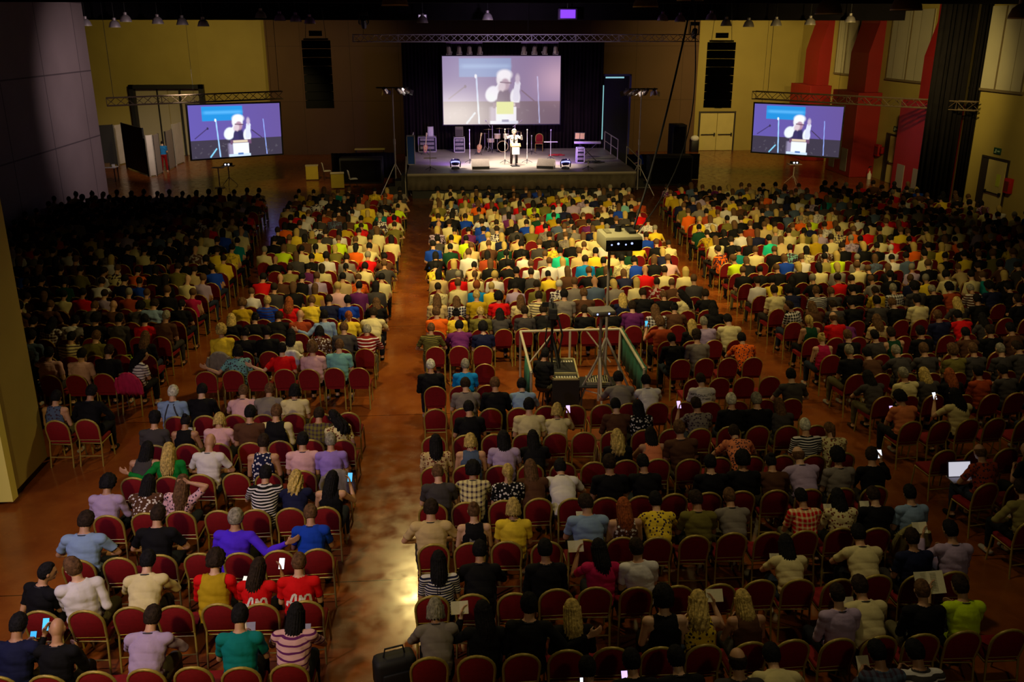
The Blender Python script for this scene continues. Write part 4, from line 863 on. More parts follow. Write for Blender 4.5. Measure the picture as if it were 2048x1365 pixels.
# ---------------------------------------------------------------- bodies
def two_bone(a, b_, l1, l2, hint):
    a, b_ = Vector(a), Vector(b_); d = b_-a; L = min(d.length, (l1+l2)*.995); d.normalize(); x = (l1*l1-l2*l2+L*L)/(2*L); h = math.sqrt(max(l1*l1-x*x, 1e-5))
    hn = Vector(hint); hn = (hn-d*hn.dot(d)).normalized(); return a+d*x+hn*h, a+d*L
def rotm(deg, ax): return Matrix.Rotation(R(deg), 3, ax)
POSES = {
 # lean, torso yaw, side roll, head pitch, head yaw, left arm, right arm
 'a': (9, 0, 0, 22, 0, 'lap', 'lap'), 'r': (15, 0, 0, 36, 4, 'hold', 'hold'), 'f': (30, 0, 0, 30, 0, 'knee', 'knee'),
 'L': (10, 8, 0, 12, -6, 'side', 'lap'), 'R': (10, -8, 0, 12, 6, 'lap', 'side'), 'h': (12, -6, 5, 10, 4, 'lap', 'head'),
 't': (10, -28, 0, 14, -30, 'lap', 'lap'), 'T': (10, 28, 0, 14, 30, 'lap', 'lap'), 'P': (12, 0, 0, 24, -12, 'hold', 'phone'),
 'Q': (12, 0, 0, 24, 12, 'phone', 'hold'), 'H': (12, 6, -5, 10, -4, 'head', 'lap'), 'd': (48, 0, 0, 40, 0, 'knee', 'knee'), 'e': (14, 0, 0, 26, -4, 'wide', 'wide'), 'n': (8, -4, -5, 18, 14, 'lap', 'fold')}
class Body: pass
def skeleton(pose, stand=False):
    lean, yaw, roll, hp, hy, la, ra = pose; J = Body(); piv = Vector((0, -.09, .58))
    Rt = rotm(yaw, 'Z') @ rotm(-lean, 'X') @ rotm(roll, 'Y'); Rh = rotm(yaw*.5, 'Z') @ rotm(-lean*.6, 'X') @ rotm(roll*.5, 'Y')
    T = lambda p: piv+Rt @ (Vector(p)-piv); H = lambda p: piv+Rh @ (Vector(p)-piv)
    J.pel = Vector((0, -.09, .57)); J.waist = H((0, -.095, .74)); J.chest = T((0, -.095, .90)); J.neck = T((0, -.08, 1.055)); J.ntop = T((0, -.055, 1.135))
    J.Rt = Rt; J.Rhead = rotm(yaw+hy, 'Z') @ rotm(-(hp), 'X'); J.head = J.ntop+J.Rhead @ Vector((0, .03, .095)); J.T = T
    J.arms = []
    for s, kind in ((-1, la), (1, ra)):
        sh = T((s*.172, -.088, 1.0)); out = Vector((s, 0, 0))
        tg = {'lap': (s*.09, .20, .64), 'hold': (s*.085, .27, .80), 'knee': (s*.10, .44, .66), 'side': (s*.60, -.14, .93), 'phone': (s*.25, .28, 1.0),
              'wide': (s*.08, .16, .68), 'fold': (-s*.02, .15, .78), 'head': tuple(J.head+Vector((s*.10, -.07, .03))), 'down': (s*.25, .0, .22), 'up': (s*.42, .26, 1.16), 'up2': (s*.30, .30, 1.10)}[kind]
        hint = {'lap': out*.6+Vector((0, -.7, -.5)), 'hold': out*.5+Vector((0, -.2, -1)), 'knee': out*.8+Vector((0, -.1, -.4)), 'side': Vector((0, -.5, -1)), 'phone': Vector((s*.5, 0, -1)),
                'wide': out+Vector((0, -.2, -.15)), 'fold': out*.5+Vector((0, -.3, -.8)), 'head': out+Vector((0, 0, .2)), 'down': Vector((0, -1, 0)), 'up': Vector((s*.2, -.1, -1)), 'up2': Vector((s*.5, -.1, -1))}[kind]
        el, wr = two_bone(sh, tg, .285, .255, hint); J.arms.append((s, sh, el, wr, kind))
    J.legs = []
    for s in (-1, 1):
        hip = Vector((s*.09, -.07, .54)); kn = Vector((s*.13, .37, .515)); an = Vector((s*.135, .33, .09)); J.legs.append((s, hip, kn, an))
    if stand:
        J.legs = [(s, Vector((s*.09, -.09, .54)), Vector((s*.115, -.06+.03*s, .10)), Vector((s*.13, -.10+.06*s, -.32))) for s in (-1, 1)]
    return J
def hand(m, wr, d, side, s, curl=.5):
    """palm, four unequal fingers in two joints, thumb from the side of the palm; d = direction of the hand, side = towards the thumb"""
    d = d.normalized(); side = (side-d*side.dot(d)).normalized(); nrm = d.cross(side).normalized()*s
    for k in range(4):
        a = wr+d*.012+side*(.024-.016*k); b_ = wr+d*.078+side*(.030-.020*k); m.cap(a, .014, b_, .0125, 8)
    for k, L in enumerate((.040, .045, .042, .033)):
        a = wr+d*.085+side*(.030-.020*k); c = a+(d*(1-curl*.5)+nrm*-curl*.6).normalized()*L; e2 = c+(d*(1-curl*1.1)+nrm*-curl*1.1).normalized()*L*.75
        m.cap(a, .0098, c, .009, 8); m.cap(c, .009, e2, .0078, 8)
    a = wr+d*.022+side*.028; c = a+(side*.8+d*.7-nrm*.25).normalized()*.04; e2 = c+(side*.25+d*1.0-nrm*.4).normalized()*.032; m.cap(a, .013, c, .011, 8); m.cap(c, .011, e2, .009, 8)
def body_shape(J, fine=True):
    m = MB(); N = 14 if fine else 8
    m.ell(J.pel+Vector((0, 0, 0)), (.165, .125, .12), None, N+4, 10); m.ell(J.waist, (.158, .112, .14), J.Rt, N+4, 10); m.ell(J.chest, (.176, .120, .165), J.Rt, N+4, 10)
    m.ell((J.pel+J.waist)/2, (.160, .116, .12), J.Rt, N+4, 10); m.ell(J.waist.lerp(J.chest, .5), (.166, .114, .13), J.Rt, N+4, 10)
    sl, sr = J.arms[0][1], J.arms[1][1]; m.cap(sl, .060, sr, .060, N); m.cap(sl.lerp(sr, .25)+Vector((0, 0, .01)), .052, J.neck, .055, N); m.cap(sl.lerp(sr, .75)+Vector((0, 0, .01)), .052, J.neck, .055, N)
    m.cap(J.neck-Vector((0, 0, .02)), .056, J.ntop+J.Rhead @ Vector((0, 0, .02)), .050, N)
    H = lambda p: J.head+J.Rhead @ Vector(p)
    m.ell(J.head, (.074, .094, .112), J.Rhead, 20 if fine else 10, 14 if fine else 7); m.ell(H((0, .030, -.055)), (.052, .060, .062), J.Rhead, N, 8)
    if fine:
        m.cap(H((0, .092, .010)), .010, H((0, .108, -.022)), .014, 8); m.cap(H((-.02, .090, -.055)), .011, H((.02, .090, -.055)), .011, 8); m.ell(H((0, .082, -.088)), (.022, .018, .016), J.Rhead, 8, 6)
        m.cap(H((-.03, .083, .028)), .012, H((.03, .083, .028)), .012, 8)
    for s in (-1, 1): m.ell(H((s*.078, -.005, -.008)), (.012, .020, .032), J.Rhead, 8, 6)
    for s, sh, el, wr, kind in J.arms:
        m.cap(sh, .052, sh.lerp(el, .5), .045, N); m.cap(sh.lerp(el, .5), .045, el, .037, N); m.cap(el, .037, el.lerp(wr, .35), .038, N); m.cap(el.lerp(wr, .35), .038, wr, .023, N)
        d = (wr-el).normalized()
        if fine:
            up = Vector((0, 0, 1)) if kind not in ('up', 'up2') else Vector((0, 1, 0)); side = Vector((-s, .2, .3)) if kind in ('lap', 'wide', 'knee', 'down') else up
            if kind in ('lap', 'wide', 'fold'): d = (d*.5+Vector((0, .8, -.1))).normalized()
            hand(m, wr, d, side, s, .45 if kind not in ('up', 'up2') else .15)
        else: m.cap(wr, .03, wr+d*.10, .028, N)
    for s, hip, kn, an in J.legs:
        m.cap(hip, .088, kn, .060, N); m.cap(kn, .058, kn.lerp(an, .35), .055, N); m.cap(kn.lerp(an, .35), .055, an, .038, N)
        m.cap(an+Vector((0, -.03, -.035)), .040, an+Vector((0, .06, -.045)), .038, N); m.cap(an+Vector((0, .06, -.045)), .038, an+Vector((0, .15, -.055)), .030, N)
    return m
def bones(J):
    B = [('torso', J.pel, J.waist, .12), ('torso', J.waist, J.chest, .12), ('torso', J.chest, J.chest.lerp(J.neck, .55), .105), ('torso', J.arms[0][1], J.arms[1][1], .058), ('neck', J.neck+Vector((0, 0, -.012)), J.ntop, .062), ('head', J.ntop+J.Rhead @ Vector((0, .02, .03)), J.head+J.Rhead @ Vector((0, 0, .04)), .08)]
    for i, (s, sh, el, wr, kind) in enumerate(J.arms): B += [('up%d' % i, sh, el, .045), ('fo%d' % i, el, wr, .032), ('ha%d' % i, wr, wr+(wr-el).normalized()*.12, .02)]
    for i, (s, hip, kn, an) in enumerate(J.legs): B += [('th%d' % i, hip, kn, .075), ('sh%d' % i, kn, an, .048), ('ft%d' % i, an+Vector((0, -.02, -.04)), an+Vector((0, .15, -.05)), .036)]
    return B
def evaluated(me, mods):
    o = bpy.data.objects.new('tmp', me); C.objects.link(o)
    for kind, kw in mods:
        md = o.modifiers.new('m', kind)
        for k, v in kw.items(): setattr(md, k, v)
    dg = bpy.context.evaluated_depsgraph_get(); dg.update(); r = bpy.data.meshes.new_from_object(o.evaluated_get(dg)); bpy.data.objects.remove(o); return r
def arrays(me):
    v = np.empty(len(me.vertices)*3); me.vertices.foreach_get('co', v); v = v.reshape(-1, 3); f = [tuple(p.vertices) for p in me.polygons]; return v, f
def label_verts(v, B):
    best = np.full(len(v), 1e9); lab = np.zeros(len(v), int); tt = np.zeros(len(v))
    for i, (nm, a, b_, r) in enumerate(B):
        a = np.array(a); b_ = np.array(b_); d = b_-a; t = np.clip((v-a)@d/(d@d), 0, 1); dist = np.linalg.norm(v-(a+t[:, None]*d), axis=1)-r; k = dist < best; best[k] = dist[k]; lab[k] = i; tt[k] = t[k]
    return lab, tt
def garment(v, nrm, f, mask, off, mats, name, fold=0.0):
    ff = [q for q in f if all(mask[i] for i in q)]
    if not ff: return None
    used = sorted({i for q in ff for i in q}); ix = {i: k for k, i in enumerate(used)}; u = np.array(used)
    p = v[u]; ofs = off+(fold*(np.sin(p[:, 2]*55+p[:, 0]*23)+np.sin(p[:, 0]*41+p[:, 1]*37)) if fold else 0); ofs = np.atleast_1d(ofs)[:, None] if fold else ofs
    outer = p+nrm[u]*ofs; inner = p-nrm[u]*.004
    cnt = {}
    for q in ff:
        for a, b_ in zip(q, q[1:]+q[:1]): cnt[(a, b_)] = 1
    n = len(u); fs = [tuple(ix[i] for i in q) for q in ff]; bi = {}
    vs = [tuple(x) for x in outer]
    for (a, b_) in cnt:
        if (b_, a) not in cnt:
            for i in (a, b_):
                if i not in bi: bi[i] = len(vs); vs.append(tuple(inner[ix[i]]))
            fs.append((ix[b_], ix[a], bi[a], bi[b_]))
    me = bpy.data.meshes.new(name); me.from_pydata(vs, [], fs); me.materials.append(mats); me.polygons.foreach_set('use_smooth', [True]*len(me.polygons)); return me
BODIES = {}
LANY = mat('dark_ribbon', (.015, .012, .02), .7)
def make_body(key, J, voxel=.0095):
    raw = body_shape(J).mesh('person', SKIN)
    me = evaluated(raw, [('REMESH', dict(mode='VOXEL', voxel_size=voxel)), ('SMOOTH', dict(factor=.5, iterations=3))])
    me.name = 'person'; me.materials.clear(); me.materials.append(SKIN); me.materials.append(EYE)
    me.polygons.foreach_set('use_smooth', [True]*len(me.polygons)); v, f = arrays(me)
    nr = np.empty(len(v)*3); me.vertices.foreach_get('normal', nr); nr = nr.reshape(-1, 3)
    ce = np.array([v[list(q)].mean(axis=0) for q in f]); mi = np.zeros(len(f), int)
    for s in (-1, 1): e2 = np.array(J.head+J.Rhead @ Vector((s*.031, .090, .010))); mi[np.linalg.norm(ce-e2, axis=1) < .012] = 1
    me.polygons.foreach_set('material_index', mi.tolist())
    B = bones(J); lab, t = label_verts(v, B); nm = np.array([b_[0] for b_ in B])[lab]
    tor = nm == 'torso'; low = tor & (v[:, 2] < .56) & (lab == 0) if J.legs[0][3].z > -.1 else tor & (v[:, 2] < .60) & (lab == 0)
    up = (nm == 'up0') | (nm == 'up1'); fo = (nm == 'fo0') | (nm == 'fo1'); leg = np.isin(nm, ['th0', 'th1', 'sh0', 'sh1'])
    shirt = tor & ~low; d = {'body': me, 'J': J}
    lower = leg & (v[:, 1] < .06) & (v[:, 2] > .60)
    d['S'] = garment(v, nr, f, shirt | (up & (t < .72)) | lower, .013, CLOTH['-'], 'shirt', .0025); d['L'] = garment(v, nr, f, shirt | up | (fo & (t < .93)) | lower, .012, CLOTH['-'], 'shirt', .003)
    d['T'] = garment(v, nr, f, shirt & ~((lab == 3) & (np.abs(t-.5) > .36)) | lower, .010, CLOTH['-'], 'shirt', .002)
    d['V'] = garment(v, nr, f, shirt & ~((lab == 3) & (np.abs(t-.5) > .40)) | lower, .024, CLOTH['-'], 'waistcoat', .003)
    nk = J.neck+J.Rt @ Vector((0, 0, .004)); d['lanyard'] = MB().tube([nk+J.Rt @ Vector((.076*math.cos(q), .073*math.sin(q)+.004, -.012*math.sin(q)-(.05 if math.sin(q) > .8 else 0))) for q in [2*math.pi*i/20 for i in range(20)]], .0075, 6, closed=True).mesh('lanyard', LANY, 'full')
    d['trousers'] = garment(v, nr, f, low | leg & ~(np.isin(nm, ['sh0', 'sh1']) & (t > .93)), .011, CLOTH['-'], 'trousers', .002)
    d['shoes'] = [garment(v, nr, f, nm == k, .006, CLOTH['-'], 'shoe') for k in ('ft0', 'ft1')]
    BODIES[key] = d; return d
for k, p in POSES.items(): make_body(k, skeleton(p))
# ---------------------------------------------------------------- hair, in the head's own frame
def hair_cap(style):
    m = MB(); n, k = 32, 20; th = {'s': .011, 'c': .007, 'u': .034, 'r': .008}.get(style, .016); amp = {'s': .005, 'c': .0015, 'u': .012, 'w': .006}.get(style, .004); fr = 9 if style == 'u' else 17
    vs = []; fs = []
    for i in range(k+1):
        ph = -math.pi/2+math.pi*i/k
        for j in range(n):
            t = 2*math.pi*j/n; d = Vector((math.cos(ph)*math.cos(t), math.cos(ph)*math.sin(t), math.sin(ph)))
            u = d.y                                                     # lower edge of the hair: nape, ears, forehead
            line = -.78 if u < -.35 else (-.78+(u+.35)/.40*.60 if u < .05 else (-.18+(u-.05)/.45*.73 if u < .5 else .55))
            g = max(0, min(1, (d.z-line)/.22)); g = g*g*(3-2*g)
            if style == 'r': g *= max(0, min(1, (.42-d.z)/.1))
            a = th+amp*(math.sin(t*fr+ph*5)*math.cos(ph*fr*.8)); e2 = (-.010 if g <= 0 else 0)+g*(a+.004)-(1-g)*.010
            p = Vector((d.x*.074, d.y*.094, d.z*.112)); vs.append(p+d*e2)
    for i in range(k):
        for j in range(n): fs.append((i*n+j, i*n+(j+1) % n, (i+1)*n+(j+1) % n, (i+1)*n+j))
    return m.add(vs, fs)
def hair_mesh(style, hp):
    m = hair_cap({'b': 's', 'l': 's', 'w': 's', 'p': 'c', 'n': 'c', 'h': 's'}.get(style, style)); down = Matrix.Rotation(R(hp), 3, 'X') @ Vector((0, -.22, -1)).normalized(); bk = Matrix.Rotation(R(hp), 3, 'X') @ Vector((0, -1, .0))  # hanging direction seen from the bent head
    if style in 'blw':
        L = {'b': .15, 'l': .42, 'w': .36}[style]; A = {'b': 125, 'l': 112, 'w': 118}[style]; n, k = 44, 14; vs = []; fs = []
        for sd in (0, 1):
            for i in range(k+1):
                s = i/k
                for j in range(n+1):
                    a = R(-90-A+2*A*j/n); wv = .006*math.sin(j*1.9+s*3)+(.014*math.sin(j*.9+s*13) if style == 'w' else .004*math.sin(j*3.1)); fl = 1+.30*s*(1 if style != 'b' else .5); ri = 0 if sd == 0 else -.018*(1-.7*s)
                    if s > .85 and style != 'b': fl *= 1-.25*(s-.85)/.15
                    base = Vector(((.090+wv+ri)*math.cos(a)*fl, (.108+wv+ri)*math.sin(a)*(fl if style != 'l' else 1.0), .035)); dd = down*(s*L*(1-.16*abs(math.sin(j*2.3))))
                    q5 = min(1, s/.55); dd = dd+bk*((.115 if style != 'b' else .03)*q5*q5*(3-2*q5))
                    vs.append(base+dd)
        o = (k+1)*(n+1)
        for sd in (0, 1):
            for i in range(k):
                for j in range(n): a = sd*o+i*(n+1)+j; fs.append((a, a+1, a+n+2, a+n+1) if sd == 0 else (a+n+1, a+n+2, a+1, a))
        for i in range(k):
            for j in (0, n): a = i*(n+1)+j; fs.append((a, a+n+1, a+n+1+o, a+o) if j == 0 else (a+o, a+o+n+1, a+n+1, a))
        for j in range(n): a = k*(n+1)+j; fs.append((a, a+1, a+1+o, a+o)); a = j; fs.append((a+o, a+1+o, a+1, a))
        m.add(vs, fs)
    if style == 'p':
        p0 = Vector((0, -.10, .03)); pts = [p0, p0+Vector((0, -.045, .0)), p0+Vector((0, -.05, -.0))+down*.08, p0+Vector((.01, -.045, 0))+down*.17, p0+Vector((0, -.04, 0))+down*.26]; m.tube(pts, [.016, .030, .034, .028, .008], 12)
    if style == 'n': m.ell((0, -.075, .085), (.042, .042, .038), None, 14, 9)
    if style == 'h':                                                   # knitted hat
        m.lathe([(.090, .0), (.097, .02), (.096, .06), (.075, .115), (.03, .138), (0, .14)], (0, -.012, .012), 24)
    return m
HAIRS = {}
def hair_of(style, hp):
    q = 15 if style in 'scurnh' else int(round(hp/12.0)*12)
    if (style, q) not in HAIRS:
        HAIRS[(style, q)] = hair_mesh(style, q).mesh('hair', HAIR, 'full')
    return HAIRS[(style, q)]
# ---------------------------------------------------------------- colours
def lin(r, g, b_): return tuple((x/255)**2.2 for x in (r, g, b_))
COL = {'white': lin(205, 200, 198), 'cream': lin(205, 192, 140), 'grey': lin(120, 112, 105), 'darkgrey': lin(62, 58, 58), 'black': lin(17, 16, 20), 'navy': lin(24, 28, 58), 'blue': lin(20, 60, 170), 'royal': lin(75, 40, 215), 'brightblue': lin(10, 120, 190),
 'lightblue': lin(125, 150, 185), 'lilac': lin(165, 145, 180), 'violet': lin(140, 115, 195), 'pink': lin(205, 160, 165), 'magenta': lin(170, 25, 75), 'red': lin(200, 14, 18), 'darkred': lin(110, 14, 16), 'orange': lin(220, 95, 20), 'rust': lin(150, 62, 30), 'yellow': lin(220, 190, 50), 'mustard': lin(170, 140, 22),
 'lime': lin(190, 220, 30), 'olive': lin(105, 98, 45), 'green': lin(15, 115, 45), 'darkgreen': lin(18, 60, 40), 'teal': lin(10, 115, 115), 'turquoise': lin(30, 195, 160), 'brown': lin(80, 52, 35), 'purple': lin(95, 35, 95), 'beige': lin(190, 165, 115), 'aqua': lin(110, 165, 165), 'salmon': lin(205, 120, 80), 'denim': lin(75, 90, 115), 'khaki': lin(140, 130, 75)}
CNAME = {'brightblue': 'bright blue', 'lightblue': 'light blue', 'darkgrey': 'dark grey', 'royal': 'violet blue', 'darkred': 'dark red', 'darkgreen': 'dark green', 'aqua': 'pale teal', 'denim': 'denim blue', 'lime': 'lime yellow', 'rust': 'rust brown'}
HCOL = {'k': (.008, .007, .008), 'd': (.022, .013, .008), 'b': (.10, .05, .022), 'y': (.42, .30, .09), 'g': (.22, .20, .15), 'w': (.50, .48, .38), 'r': (.24, .06, .015)}
HN = {'k': 'black', 'd': 'dark', 'b': 'brown', 'y': 'blond', 'g': 'grey', 'w': 'white', 'r': 'ginger'}
HS = {'s': 'short', 'c': 'cropped', 'u': 'curly', 'b': 'bobbed', 'l': 'long', 'w': 'wavy', 'p': 'ponytailed', 'n': 'bunned', 'r': 'balding', 'h': 'hatted', 'x': 'bald'}
SKINS = [(.50, .27, .15), (.44, .23, .125), (.56, .33, .20), (.38, .19, .10)]
TROU = [lin(22, 24, 34), lin(14, 14, 16), lin(40, 48, 66), lin(90, 84, 60), lin(50, 46, 44), lin(24, 26, 30)]
rnd = random.Random(11)
def c4(c): return (c[0], c[1], c[2], 1.0)
def set_mat(o, m):
    o.material_slots[0].link = 'OBJECT'; o.material_slots[0].material = m
def second(c):
    l = .3*c[0]+.5*c[1]+.2*c[2]; return COL['white'] if l < .10 else lin(60, 45, 60)
def person(pose, shirt, pat, sleeve, hair, loc, rz=0, scale=1.0, wide=1.0, c2=None, skin=None, trousers=None, lanyard=False):
    """one seated person; the body mesh is the thing, clothes and hair are its parts"""
    D = BODIES[pose]; o = bpy.data.objects.new('person', D['body']); C.objects.link(o); o.location = loc; o.rotation_euler = (0, 0, rz); o.scale = (scale*wide, scale*(1+(wide-1)*.5), scale)
    o.color = c4(skin or rnd.choice(SKINS))
    sh = link('shirt', D[sleeve], o); set_mat(sh, CLOTH[pat]); sh.color = c4(COL[shirt]); sh['c2'] = list(c2 or second(COL[shirt]))
    tr = link('trousers', D['trousers'], o); tr.color = c4(trousers or rnd.choice(TROU)); tr['c2'] = [0.1, 0.1, 0.1]
    for s in D['shoes']: q = link('shoe', s, o); q.color = c4(rnd.choice([lin(20, 18, 18), lin(60, 40, 30), lin(150, 145, 140)]))
    if lanyard: link('lanyard', D['lanyard'], o)
    st, hc = hair[0], hair[1:]
    if st != 'x':
        h = link('hair', hair_of(st, POSES.get(pose, (0, 0, 0, 20))[3]), o); h.matrix_local = Matrix.Translation(D['J'].head) @ D['J'].Rhead.to_4x4(); h.color = c4(HCOL[hc])
    return o, sh
